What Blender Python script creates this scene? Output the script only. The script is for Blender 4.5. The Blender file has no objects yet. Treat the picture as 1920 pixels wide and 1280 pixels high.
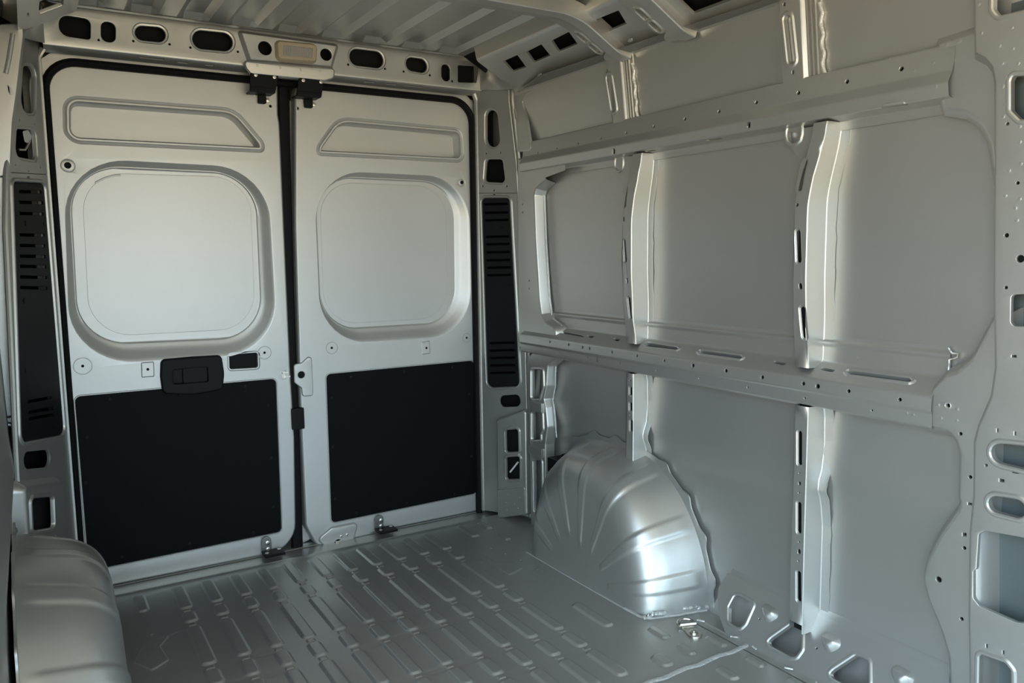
import bpy, bmesh, math, random
from mathutils import Vector, Matrix
from mathutils.geometry import tessellate_polygon
random.seed(4)
scene = bpy.context.scene
COL = scene.collection

# ------------------------------------------------------------------ camera
F = 1488.3                                             # focal length in pixels of a 1920 px wide frame
AX = Vector((0.85430867, 0.06888469, -0.51518114))     # world axes seen in camera coordinates
AY = Vector((-0.51960483, 0.08850412, -0.84981048))
AZ = Vector((-0.01294328, 0.99369106, 0.11140265))
CAM = Vector((-0.882, -3.0764, 1.156))                 # metres: x to the right wall, y to the rear doors, z up from the floor
cam_data = bpy.data.cameras.new('camera')
cam = bpy.data.objects.new('camera', cam_data)
COL.objects.link(cam)
cam_data.sensor_width = 36.0
cam_data.lens = F / 1920.0 * 36.0
cam_data.clip_start = 0.02
rot = Matrix((AX, AY, AZ))                             # rows are the world axes in camera coordinates
cam.matrix_world = Matrix.Translation(CAM) @ rot.to_4x4()
scene.camera = cam

# ------------------------------------------------------------------ world, light, exposure
vs = scene.view_settings
vs.view_transform = 'Standard'
vs.look = 'None'
vs.gamma = 1.0
vs.use_curve_mapping = False
vs.exposure = 0.92
SKY = (0.63, 0.84, 1.0)
GROUND = (1.0, 0.83, 0.55)
SKY_S, GROUND_S = 4.2, 2.6
world = bpy.data.worlds.new('world')
scene.world = world
world.use_nodes = True
nt = world.node_tree
nt.nodes.clear()
w_out = nt.nodes.new('ShaderNodeOutputWorld')
w_bg = nt.nodes.new('ShaderNodeBackground')
w_tc = nt.nodes.new('ShaderNodeTexCoord')
w_sep = nt.nodes.new('ShaderNodeSeparateXYZ')
w_ramp = nt.nodes.new('ShaderNodeValToRGB')
w_map = nt.nodes.new('ShaderNodeMapRange')
w_map.inputs['From Min'].default_value = -1.0
w_map.inputs['From Max'].default_value = 1.0
nt.links.new(w_tc.outputs['Generated'], w_sep.inputs[0])
nt.links.new(w_sep.outputs['Z'], w_map.inputs['Value'])
nt.links.new(w_map.outputs['Result'], w_ramp.inputs['Fac'])
nt.links.new(w_ramp.outputs['Color'], w_bg.inputs['Color'])
nt.links.new(w_bg.outputs['Background'], w_out.inputs['Surface'])
els = w_ramp.color_ramp.elements
els[0].position = 0.47
els[0].color = tuple(c * GROUND_S / 4 for c in GROUND) + (1,)
els[1].position = 0.53
els[1].color = tuple(c * SKY_S / 4 for c in SKY) + (1,)
w_bg.inputs['Strength'].default_value = 4.0

def area(name, loc, direction, sx, sy, power, color, portal=False):
    d = bpy.data.lights.new(name, 'AREA')
    d.shape = 'RECTANGLE'
    d.size, d.size_y = sx, sy
    d.energy = power
    d.color = color
    if portal:
        d.cycles.is_portal = True
    o = bpy.data.objects.new(name, d)
    COL.objects.link(o)
    o.location = loc
    o.rotation_euler = Vector(direction).to_track_quat('-Z', 'Y').to_euler()
    return o
# daylight coming in by the open sliding door and by the cab
area('daylight_portal', (-0.99, -3.05, 0.80), (1, 0, 0), 1.72, 1.72, 1, (1, 1, 1), True)
area('daylight_portal', (0, -4.55, 1.15), (0, 1, 0), 1.7, 1.1, 1, (1, 1, 1), True)

# ------------------------------------------------------------------ materials
def principled(name):
    m = bpy.data.materials.new(name)
    m.use_nodes = True
    return m, m.node_tree, m.node_tree.nodes['Principled BSDF']

def paint(name, col, metallic, rough, var=0.03, bump=0.02, scale=60.0):
    m, t, b = principled(name)
    b.inputs['Metallic'].default_value = metallic
    tc = t.nodes.new('ShaderNodeTexCoord')
    n1 = t.nodes.new('ShaderNodeTexNoise')
    n1.inputs['Scale'].default_value = 3.0
    n1.inputs['Detail'].default_value = 4.0
    t.links.new(tc.outputs['Object'], n1.inputs['Vector'])
    mr = t.nodes.new('ShaderNodeMapRange')
    mr.inputs['To Min'].default_value = rough - var
    mr.inputs['To Max'].default_value = rough + var
    t.links.new(n1.outputs['Fac'], mr.inputs['Value'])
    t.links.new(mr.outputs['Result'], b.inputs['Roughness'])
    mix = t.nodes.new('ShaderNodeMix')
    mix.data_type = 'RGBA'
    mix.inputs['A'].default_value = tuple(c * 0.95 for c in col) + (1,)
    mix.inputs['B'].default_value = tuple(min(1, c * 1.05) for c in col) + (1,)
    t.links.new(n1.outputs['Fac'], mix.inputs['Factor'])
    t.links.new(mix.outputs['Result'], b.inputs['Base Color'])
    if bump:
        n2 = t.nodes.new('ShaderNodeTexNoise')
        n2.inputs['Scale'].default_value = scale
        n2.inputs['Detail'].default_value = 3.0
        t.links.new(tc.outputs['Object'], n2.inputs['Vector'])
        bp = t.nodes.new('ShaderNodeBump')
        bp.inputs['Strength'].default_value = bump
        bp.inputs['Distance'].default_value = 0.01
        t.links.new(n2.outputs['Fac'], bp.inputs['Height'])
        t.links.new(bp.outputs['Normal'], b.inputs['Normal'])
    return m

SILVER = paint('silver_paint', (0.48, 0.478, 0.458), 0.70, 0.37)
SILVER_LIT = paint('silver_paint_lit', (0.55, 0.55, 0.535), 0.55, 0.42)  # same silver paint, lightened: the light on the doors is in the colour
def matte(m, v=0.12):
    m.node_tree.nodes['Principled BSDF'].inputs['Specular IOR Level'].default_value = v
    return m
BLACK = paint('black_plastic', (0.010, 0.011, 0.012), 0.0, 0.5, bump=0.05, scale=400)
BOARD = paint('black_board', (0.003, 0.0035, 0.0045), 0.0, 0.6, bump=0.1, scale=300)
RUBBER = paint('black_rubber', (0.008, 0.008, 0.009), 0.0, 0.6, bump=0)
STEEL = paint('zinc_steel', (0.62, 0.60, 0.55), 1.0, 0.28, bump=0)
DARKMETAL = paint('dark_grey_steel', (0.22, 0.22, 0.21), 0.8, 0.4, bump=0)
SEALANT = paint('seam_sealant', (0.68, 0.69, 0.68), 0.45, 0.3, bump=0.5, scale=90)
BEIGE = paint('beige_plastic', (0.42, 0.34, 0.24), 0.0, 0.5, bump=0.02)
WHITE = paint('white_paper', (0.75, 0.75, 0.73), 0.0, 0.6, bump=0)
COPPER = paint('amber_wax', (0.45, 0.28, 0.15), 0.3, 0.4, bump=0)
HOLE_SHADE_GREY = paint('grey_hole_shade', (0.085, 0.105, 0.105), 0.0, 0.6, bump=0)  # mid-dark shade colour for sheets added behind sill and front pillar holes
HOLE_SHADE = paint('dark_hole_shade', (0.010, 0.0105, 0.011), 0.0, 0.6, bump=0)  # near-black shade colour for sheets and discs added in holes
def lens_mat():
    m, t, b = principled('lamp_lens')
    b.inputs['Base Color'].default_value = (0.62, 0.60, 0.58, 1)
    b.inputs['Roughness'].default_value = 0.18
    b.inputs['Transmission Weight'].default_value = 0.55
    w = t.nodes.new('ShaderNodeTexWave')
    w.inputs['Scale'].default_value = 60
    bp = t.nodes.new('ShaderNodeBump')
    bp.inputs['Strength'].default_value = 0.3
    bp.inputs['Distance'].default_value = 0.002
    tc = t.nodes.new('ShaderNodeTexCoord')
    t.links.new(tc.outputs['Object'], w.inputs['Vector'])
    t.links.new(w.outputs['Fac'], bp.inputs['Height'])
    t.links.new(bp.outputs['Normal'], b.inputs['Normal'])
    return m
for m_ in (BLACK, BOARD, RUBBER, HOLE_SHADE): matte(m_)
LENS = lens_mat()
def barcode_mat():
    m, t, b = principled('printed_sticker')
    tc = t.nodes.new('ShaderNodeTexCoord')
    w = t.nodes.new('ShaderNodeTexWave')
    w.inputs['Scale'].default_value = 120
    w.bands_direction = 'Z'
    r = t.nodes.new('ShaderNodeValToRGB')
    r.color_ramp.elements[0].position = 0.55
    r.color_ramp.elements[1].position = 0.75
    r.color_ramp.elements[0].color = (0.8, 0.8, 0.78, 1)
    r.color_ramp.elements[1].color = (0.25, 0.25, 0.25, 1)
    t.links.new(tc.outputs['Object'], w.inputs['Vector'])
    t.links.new(w.outputs['Fac'], r.inputs['Fac'])
    t.links.new(r.outputs['Color'], b.inputs['Base Color'])
    return m
STICKER = barcode_mat()

# ------------------------------------------------------------------ helpers
def ray(x, y):
    a, b = x - 960.0, -(y - 640.0)
    c = Vector((a, b, -F))
    return Vector((AX.dot(c), AY.dot(c), AZ.dot(c)))

class Plane:
    """a real flat sheet in the van: origin, u, v, and n = u x v facing the inside of the van"""
    def __init__(s, o, u, v):
        s.o = Vector(o); s.u = Vector(u).normalized()
        v = Vector(v); s.v = (v - s.u * v.dot(s.u)).normalized()
        s.n = s.u.cross(s.v)
    def uv(s, x, y):
        r = ray(x, y)
        t = (s.o - CAM).dot(s.n) / r.dot(s.n)
        p = CAM + r * t - s.o
        return (p.dot(s.u), p.dot(s.v))
    def uvs(s, pts): return [s.uv(*p) for p in pts]
    def pt(s, u, v, d=0.0): return s.o + s.u * u + s.v * v - s.n * d
    def px(s, x, y, d=0.0): return s.pt(*s.uv(x, y), d)
    def of(s, p):
        p = Vector(p) - s.o
        return (p.dot(s.u), p.dot(s.v))
    def shift(s, d): return Plane(s.o + s.n * d, s.u, s.v)     # d towards the inside

def sarea(l): return 0.5 * sum(l[i - 1][0] * l[i][1] - l[i][0] * l[i - 1][1] for i in range(len(l)))
def ccw(l): return l if sarea(l) > 0 else l[::-1]
def dedupe(l, e=1e-5):
    o = []
    for p in l:
        if not o or math.dist(p, o[-1]) > e: o.append(p)
    while len(o) > 1 and math.dist(o[0], o[-1]) < e: o.pop()
    return o
def rloop(pts, r, seg=5):
    """closed polygon with its corners rounded"""
    pts = list(pts)
    if sarea(pts) < 0:
        pts = pts[::-1]
        if isinstance(r, (list, tuple)): r = list(r)[::-1]
    n = len(pts); out = []
    for i in range(n):
        p = Vector(pts[i]); a = Vector(pts[i - 1]); b = Vector(pts[(i + 1) % n])
        rr = r[i] if isinstance(r, (list, tuple)) else r
        da, db = a - p, b - p
        la, lb = da.length, db.length
        if rr <= 0 or la < 1e-6 or lb < 1e-6: out.append((p.x, p.y)); continue
        da /= la; db /= lb
        ang = da.angle(db)
        if ang > 3.0: out.append((p.x, p.y)); continue
        t = min(rr / math.tan(ang / 2), la * 0.495, lb * 0.495)
        s, e = p + da * t, p + db * t
        for k in range(seg + 1):
            f = k / seg
            # rational quadratic: a true circular arc
            wt = math.sin(ang / 2)
            b0, b1, b2 = (1 - f) ** 2, 2 * f * (1 - f) * wt, f * f
            q = (s * b0 + p * b1 + e * b2) / (b0 + b1 + b2)
            out.append((q.x, q.y))
    return dedupe(out)
def circle(c, r, n=14): return [(c[0] + r * math.cos(2 * math.pi * k / n), c[1] + r * math.sin(2 * math.pi * k / n)) for k in range(n)]
def capsule(a, b, w, n=6):
    a, b = Vector(a), Vector(b); d = (b - a).normalized(); p = Vector((-d.y, d.x)); out = []
    for c, s in ((b, 1), (a, -1)):
        for k in range(n + 1):
            t = -math.pi / 2 + math.pi * k / n
            q = c + (d * math.cos(t) + p * math.sin(t)) * s * w / 2
            out.append((q.x, q.y))
    return dedupe(ccw(out))
def offset(l, d):
    """positive d shrinks a counter-clockwise loop"""
    if abs(d) < 1e-9: return list(l)
    n = len(l); out = []
    for i in range(n):
        p, a, b = Vector(l[i]), Vector(l[i - 1]), Vector(l[(i + 1) % n])
        e1, e2 = (p - a).normalized(), (b - p).normalized()
        n1, n2 = Vector((-e1.y, e1.x)), Vector((-e2.y, e2.x))
        m = n1 + n2
        if m.length < 1e-6: m = n1
        m.normalize()
        q = p + m * d / max(0.5, m.dot(n1))
        out.append((q.x, q.y))
    return out

class Sheet:
    """collects flat sheets with holes, rims, recesses and beads into one bmesh"""
    def __init__(s): s.bm = bmesh.new()
    def face(s, vs):
        try: return s.bm.faces.new(vs)
        except ValueError: return None
    def verts(s, P, l, d): return [s.bm.verts.new(P.pt(u, v, d)) for u, v in l]
    def poly(s, P, loops, vloops):
        tris = tessellate_polygon([[Vector((u, v, 0)) for u, v in l] for l in loops])
        flat = [v for l in vloops for v in l]; fl = [p for l in loops for p in l]
        for t in tris:
            a = sarea([fl[i] for i in t])
            if abs(a) < 1e-12: continue
            s.face([flat[i] for i in (t if a > 0 else t[::-1])])
    def strip(s, a, b):
        n = len(a)
        for i in range(n):
            j = (i + 1) % n
            s.face([a[i], a[j], b[j], b[i]])
    def sheet(s, P, outer, feats=(), edge=None, d0=0.0):
        outer = ccw(outer)
        loops, vl = [outer], [s.verts(P, outer, d0)]
        for f in feats:
            loop, prof, close = f[0], f[1], f[2]
            if len(f) > 3:                                   # explicit stack of loops with equal counts
                rings = [(l, d) for l, d in f[3]]
            else:
                rings = [(offset(ccw(loop), o), d) for o, d in prof]
            vr = [s.verts(P, l, d + d0) for l, d in rings]
            loops.append(rings[0][0]); vl.append(vr[0])
            for a, b in zip(vr, vr[1:]): s.strip(a, b)
            if close: s.poly(P, [rings[-1][0]], [vr[-1]])
        s.poly(P, loops, vl)
        if edge:
            keep = None
            if isinstance(edge, dict): keep, edge = edge['keep'], edge['prof']
            prev = vl[0]
            for o, d in edge:
                nx = s.verts(P, offset(outer, o), d + d0)
                n = len(prev)
                for i in range(n):
                    j = (i + 1) % n
                    if keep and not keep((outer[i][0] + outer[j][0]) / 2, (outer[i][1] + outer[j][1]) / 2): continue
                    s.face([prev[j], prev[i], nx[i], nx[j]])
                prev = nx
    def slab(s, P, outer, thick, bev=0.002, d0=0.0, feats=()):
        """raised plate: top face proud by thick of the plane at depth d0"""
        s.sheet(P, outer, feats, [(-bev * 0.5, bev * 0.3), (-bev, bev), (-bev, thick)], d0 - thick)
    def box(s, lo, hi, bev=0.0):
        x0, y0, z0 = lo; x1, y1, z1 = hi
        v = [s.bm.verts.new(p) for p in ((x0, y0, z0), (x1, y0, z0), (x1, y1, z0), (x0, y1, z0), (x0, y0, z1), (x1, y0, z1), (x1, y1, z1), (x0, y1, z1))]
        fs = [s.face([v[i] for i in q]) for q in ((3, 2, 1, 0), (4, 5, 6, 7), (0, 1, 5, 4), (1, 2, 6, 5), (2, 3, 7, 6), (3, 0, 4, 7))]
        if bev:
            es = list({e for f in fs for e in f.edges})
            bmesh.ops.bevel(s.bm, geom=es, offset=bev, segments=2, affect='EDGES', profile=0.6)
    def cyl(s, p, axis, r, h, n=14, r2=None, bev=0.0):
        """a solid disc or pin from p along axis"""
        axis = Vector(axis).normalized(); q = axis.orthogonal().normalized(); w = axis.cross(q)
        r2 = r if r2 is None else r2
        prof = [(r, 0), (r, h - bev), (r2 - bev, h)] if bev else [(r, 0), (r2, h)]
        rings = []
        for rr, hh in prof:
            rings.append([s.bm.verts.new(Vector(p) + axis * hh + (q * math.cos(2 * math.pi * k / n) + w * math.sin(2 * math.pi * k / n)) * rr) for k in range(n)])
        for a, b in zip(rings, rings[1:]): s.strip(a, b)
        s.face(rings[-1]); s.face(rings[0][::-1])
    def tube(s, pts, r, n=8, closed=False, flat=None):
        pts = [Vector(p) for p in pts]; m = len(pts); rings = []
        up = None
        for i, p in enumerate(pts):
            a = pts[i - 1] if (i or closed) else p
            b = pts[(i + 1) % m] if (i < m - 1 or closed) else p
            t = (b - a).normalized()
            if up is None: up = t.orthogonal().normalized() if flat is None else Vector(flat)
            x = (up - t * up.dot(t)).normalized(); y = t.cross(x)
            if flat is None: up = x
            rx, ry = (r, r) if not isinstance(r, tuple) else r
            rings.append([s.bm.verts.new(p + x * math.cos(2 * math.pi * k / n) * rx + y * math.sin(2 * math.pi * k / n) * ry) for k in range(n)])
        for a, b in zip(rings, rings[1:]): s.strip(a, b)
        if closed: s.strip(rings[-1], rings[0])
        else: s.face(rings[0][::-1]); s.face(rings[-1])
    def cuts(s, axis, vals):
        for v in vals:
            co = Vector((0, 0, 0)); co[axis] = v; no = Vector((0, 0, 0)); no[axis] = 1
            bmesh.ops.bisect_plane(s.bm, geom=s.bm.verts[:] + s.bm.edges[:] + s.bm.faces[:], plane_co=co, plane_no=no, dist=1e-6)
    def warp(s, fn):
        for v in s.bm.verts: v.co = fn(v.co)
    def build(s, name, mat, parent=None, weld=True, smooth=38, **props):
        if weld: bmesh.ops.remove_doubles(s.bm, verts=s.bm.verts, dist=2e-5)
        vs_ = s.bm.verts
        lo = Vector([min(v.co[i] for v in vs_) for i in range(3)]); hi = Vector([max(v.co[i] for v in vs_) for i in range(3)])
        c = Vector(((lo.x + hi.x) / 2, (lo.y + hi.y) / 2, lo.z))
        bmesh.ops.translate(s.bm, verts=s.bm.verts[:], vec=-c)
        me = bpy.data.meshes.new(name)
        s.bm.to_mesh(me); s.bm.free()
        me.materials.append(mat)
        o = bpy.data.objects.new(name, me)
        COL.objects.link(o)
        o.location = c
        WLOC[o.name] = c
        if smooth:
            me.shade_smooth()
            me.set_sharp_from_angle(angle=math.radians(smooth))
            w = o.modifiers.new('weighted_normals', 'WEIGHTED_NORMAL')
            w.keep_sharp = True; w.weight = 50
        if parent is not None:
            o.parent = parent
            o.location = c - WLOC[parent.name]
        tag(o, **props)
        return o
WLOC = {}
def tag(o, label=None, cat=None, group=None, kind=None):
    if label: o['label'] = label
    if cat: o['category'] = cat
    if group: o['group'] = group
    if kind: o['kind'] = kind
    return o
def empty(name, loc=(0, 0, 0), **props):
    o = bpy.data.objects.new(name, None)
    COL.objects.link(o); o.location = loc; WLOC[o.name] = Vector(loc)
    return tag(o, **props)

# feature profiles: (inward offset, depth)
HOLE = [(0, 0), (0.0015, 0.0008), (0.002, 0.003), (0.002, 0.010)]
SMALL = [(0, 0), (0.0006, 0.0006), (0.0007, 0.006)]
RIM = [(-0.009, 0), (-0.006, 0.0035), (-0.002, 0.004), (0.0, 0.005), (0.001, 0.012)]       # dished rim round a hole
LIP = [(-0.010, 0), (-0.006, -0.004), (-0.002, -0.004), (0.001, -0.001), (0.002, 0.012)]    # raised rolled rim
def hole(P, px, r=0.01, prof=HOLE, seg=5): return (rloop(P.uvs(px), r, seg), prof, False)
def oval(P, px, prof=HOLE): return (rloop(P.uvs(px), 1.0, 7), prof, False)
def dot(P, x, y, rpx=3.2, n=8, prof=SMALL):
    c = P.uv(x, y); r = abs(P.uv(x + rpx, y)[0] - c[0])
    r2 = abs(P.uv(x, y + rpx)[1] - c[1])
    r = min(r, r2 * 1.3)
    return (circle(c, r2, n), prof, False)
def slot(P, a, b, wpx, prof=SMALL):
    A, B = P.uv(*a), P.uv(*b)
    w = abs(P.uv(a[0], a[1] + wpx)[1] - A[1])
    return (capsule(A, B, w), prof, False)
def boss(P, x, y, r, h=0.0007):
    return (circle(P.uv(x, y), r, 10), [(0, 0), (r * .3, -h * .7), (r * .6, -h)], True)
def plate(P, px, r, h=0.003, w=0.004): return (rloop(P.uvs(px), r, 4), [(0, 0), (w * .3, -h * .2), (w * .7, -h * .8), (w, -h)], True)

REAR = Plane((0, 0, 0), (1, 0, 0), (0, 0, 1))              # plane of the rear doors, n = -y
assert REAR.n.y < 0

# ================================================================== the setting
Y_BACK = 0.10                                              # outer skin of the rear end
# ---- floor: one pressed sheet with raised beads
FLOOR = Plane((0, 0, 0), (1, 0, 0), (0, 1, 0))
BEAD = [(-0.003, 0), (0.000, -0.0015), (0.004, -0.0055), (0.007, -0.0068), (0.010, -0.007)]
NECK = [(-0.002, 0), (0.001, -0.0015), (0.004, -0.004)]
def frect(x0, x1, y0, y1, r): return rloop([(x0, y0), (x1, y0), (x1, y1), (x0, y1)], r, 4)
feats = []
segs = [(-0.165, -0.368), (-0.398, -0.481), (-0.515, -0.790), (-0.822, -0.916), (-0.946, -1.155), (-1.182, -1.280), (-1.31, -1.47)]
for k in range(11):
    X = 0.455 - 0.0965 * k
    for i, (ya, yb) in enumerate(segs):
        sh = 0.018 * ((-(ya + yb) / 2 - 0.3)) * 0.8
        feats.append((frect(X - sh - 0.021, X - sh + 0.021, yb, ya, 0.0165), BEAD, True))
        if i:
            yp = segs[i - 1][1]
            feats.append((frect(X - sh - 0.0125, X - sh + 0.0125, ya + 0.0055, yp - 0.0055, 0.003), NECK, True))
# short beads beside the arches and in the front sheet
for (xc, ya, yb, w) in [(0.614, -0.155, -0.308, .036), (-0.633, -0.17, -0.316, .036), (0.708, -0.165, -0.257, .03), (0.708, -0.33, -0.413, .03),
                        (0.585, -1.035, -1.222, .040), (0.683, -1.296, -1.375, .034), (0.79, -1.43, -1.505, .026), (0.68, -1.42, -1.49, .03), (0.58, -1.43, -1.50, .045)]:
    feats.append((frect(xc - w / 2, xc + w / 2, yb, ya, w * .42), BEAD, True))
for (xc, ya, yb, w) in [(0.793, -1.585, -1.645, .028), (0.682, -1.58, -1.65, .036), (0.80, -1.72, -1.80, .028), (0.58, -1.60, -1.70, .036)]:
    feats.append((frect(xc - w / 2, xc + w / 2, yb, ya, w * .42), BEAD, True))
# hook-shaped pressings by the arches
for pts in ([(0.515, -0.54), (0.545, -0.52), (0.545, -0.60), (0.60, -0.63), (0.60, -0.69), (0.525, -0.72)], [(-0.66, -0.55), (-0.58, -0.53), (-0.62, -0.60), (-0.61, -0.70), (-0.66, -0.74), (-0.70, -0.66)]):
    feats.append((rloop(pts, 0.01, 3), [(-0.002, 0), (0.002, -0.003), (0.005, -0.004)], True))
for x, y, r in [(0.548, -0.50, .006), (0.60, -0.455, .006), (0.635, -0.62, .007), (0.64, -0.73, .006), (-0.66, -0.62, .006), (-0.63, -0.50, .006), (0.62, -0.53, .005), (-0.72, -0.60, .006)]:
    feats.append((circle((x, y), r, 8), SMALL, False))
s = Sheet()
s.sheet(FLOOR, [(-1.0, -4.6), (1.0, -4.6), (1.0, -0.145), (-1.0, -0.145)], feats)
# step down to the door sill
for (ya, za, yb, zb) in [(-0.145, 0, -0.135, 0.003), (-0.135, 0.003, -0.122, 0.003), (-0.122, 0.003, -0.112, -0.012), (-0.112, -0.012, 0.12, -0.016)]:
    v = [s.bm.verts.new(p) for p in ((-1, ya, za), (1, ya, za), (1, yb, zb), (-1, yb, zb))]
    s.face(v)
floor = s.build('floor', SILVER, kind='structure')
s = Sheet()
pts = []
for i in range(26):
    f = i / 25
    pts.append((-0.2 + 1.06 * f, -1.535 + 0.004 * math.sin(i * 2.1), 0.001 + 0.001 * random.random()))
s.tube(pts, (0.009, 0.0035), 6, flat=(0, 1, 0))
s.build('seam_bead', SEALANT, floor)
s = Sheet()
s.box((-1.05, -4.6, -0.09), (1.05, 0.14, -0.07))
s.build('underbody', DARKMETAL, floor, smooth=0)

# ---- ceiling: corrugated roof sheet
ZR = 1.958
s = Sheet()
prof = []
x = -0.98
for k in range(13):
    x0 = 0.26 - 0.16 * 8 + 0.16 * k
    if x0 > 0.98: break
    prof += [(x0 - 0.016, ZR), (x0 + 0.006, ZR + 0.016), (x0 + 0.066, ZR + 0.016), (x0 + 0.088, ZR)]
ys = [-0.085, -0.115, -0.15, -4.6]
rows = []
for y in ys:
    f = 0 if y > -0.12 else 1
    rows.append([s.bm.verts.new((x, y, ZR + (z - ZR) * f)) for x, z in prof])
for a, b in zip(rows, rows[1:]):
    for i in range(len(prof) - 1): s.face([a[i], a[i + 1], b[i + 1], b[i]])
ceiling = s.build('ceiling', SILVER, kind='structure', smooth=15)
s = Sheet()
s.box((-1.05, -4.6, ZR + 0.05), (1.05, 0.14, ZR + 0.07))
s.build('outer_skin', SILVER, ceiling, smooth=0)

# ---- right wall: outer body side seen between the frames
WR = lambda X: Plane((X, 0, 0), (0, -1, 0), (0, 0, 1))
s = Sheet()
prof = [(0.90, -0.05), (0.940, 0.05), (0.942, 0.30), (0.940, 0.44), (0.936, 0.46), (0.926, 0.535), (0.927, 0.56), (0.934, 0.64), (0.936, 0.74), (0.939, 0.93), (0.936, 1.10), (0.935, 1.30), (0.934, 1.50), (0.912, 1.62), (0.880, 1.84), (0.86, 1.99)]
ys = [0.12, -0.3, -0.8, -1.3, -1.8, -2.4, -3.2, -4.6]
rows = [[s.bm.verts.new((x, y, z)) for x, z in prof] for y in ys]
for a, b in zip(rows, rows[1:]):
    for i in range(len(prof) - 1): s.face([a[i], b[i], b[i + 1], a[i + 1]])
wall_right = s.build('wall_right', SILVER, kind='structure', smooth=60)

# ---- left wall with the sliding-door opening
s = Sheet()
WL = lambda X: Plane((X, 0, 0), (0, 1, 0), (0, 0, 1))
profL = [(-x - 0.03, z) for x, z in prof]
for (ya, yb, za) in [(0.12, -0.6, -1), (-0.6, -1.4, -1), (-1.4, -2.2, -1), (-2.2, -3.9, 1.7), (-3.9, -4.6, -1)]:
    pp = [q for q in profL if q[1] >= za]
    r0 = [s.bm.verts.new((x, ya, z)) for x, z in pp]; r1 = [s.bm.verts.new((x, yb, z)) for x, z in pp]
    for i in range(len(pp) - 1): s.face([r0[i], r0[i + 1], r1[i + 1], r1[i]])
wall_left = s.build('wall_left', SILVER, kind='structure')

# ---- cab end: bulkhead-free, closed round the windscreen
s = Sheet()
P = Plane((0, -4.6, 0), (-1, 0, 0), (0, 0, 1))
s.sheet(P, [(-1.0, -0.05), (1.0, -0.05), (1.0, 2.04), (-1.0, 2.04)], [(rloop([(-.85, .6), (.85, .6), (.85, 1.7), (-.85, 1.7)], 0.15), [(0, 0), (0, 0.03)], False)])
s.build('wall_front', SILVER, kind='structure')

# ---- rear end: outer skin and the flange the doors close against
s = Sheet()
s.box((-1.02, Y_BACK, -0.06), (1.02, Y_BACK + 0.02, 2.04))
wall_rear = s.build('wall_rear', DARKMETAL, kind='structure', smooth=0)
def opening(off, top=0.0):
    return rloop([(-0.781 - off, -0.012), (0.781 + off, -0.012), (0.781 + off, 1.789 + off + top), (-0.781 - off, 1.789 + off + top)], [0.0, 0.0, 0.085 + off, 0.085 + off], 8)
s = Sheet()
o1, o0 = opening(0.055), opening(0.018)
P = REAR.shift(0.004)
s.sheet(P, o1, [(o0, [(0, 0), (0.002, 0.002), (0.002, 0.04)], False)])
s.build('door_flange', SILVER, wall_rear)

# ================================================================== rear doors
def door(name, label):
    return empty(name, (0, 0, 0), label=label, kind='structure')
d1 = door('door_1', 'left rear door with the black pull handle on its inner panel')
d2 = door('door_2', 'right rear door with the latch striker plate on its meeting edge')
EDGE = [(-0.003, 0.001), (-0.007, 0.005), (-0.009, 0.012), (-0.010, 0.05)]
TOPREC = [(0, 0), (0.003, 0.003), (0.006, 0.005), (0.010, 0.002), (0.013, -0.001), (0.018, -0.001), (0.021, 0.003), (0.024, 0.012), (0.026, 0.055)]
def window_recess(P, A, B, C, ra, rb, rc, n=10):
    a = rloop(P.uvs(A), ra, n); b = rloop(P.uvs(B), rb, n); c = rloop(P.uvs(C), rc, n)
    def mixl(f): return [(p[0] * (1 - f) + q[0] * f, p[1] * (1 - f) + q[1] * f) for p, q in zip(a, b)]
    D = 0.030
    st = [(a, 0), (mixl(0.08), 0.001), (mixl(0.25), 0.006), (mixl(0.55), 0.019), (mixl(0.8), 0.026), (mixl(0.92), 0.0265), (b, D)]
    st += [(offset(b, 0.003), D + 0.002)]
    return (a, None, True, st), c, D + 0.002
def seam(P, loop, d, parent, name='window_skin', screws=0):
    """outer skin panel glued behind the inner frame, with its edge showing as a fine dark line"""
    s = Sheet()
    s.slab(P, loop, 0.0015, 0.001, d0=d)
    return s.build(name, SILVER_LIT, parent)
def trim_board(P, quad, r, d, parent, screws, label):
    s = Sheet(); l = rloop(P.uvs(quad), r, 5)
    s.slab(P, offset(l, 0.004), 0.004, 0.002, d0=d)
    b = s.build('trim_board', BOARD, parent, label=label)
    for q in screws:
        s = Sheet(); s.cyl(P.px(*q, -0.0005) - P.n * 0 + P.n * 0.0, P.n, 0.0065, 0.0032, 12, 0.0045, 0.001)
        s.build('screw', BLACK, b)
    return b
BREC = [(-0.004, 0), (-0.002, -0.002), (0.0, -0.002), (0.002, 0.001), (0.003, 0.005)]
P = REAR
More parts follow.
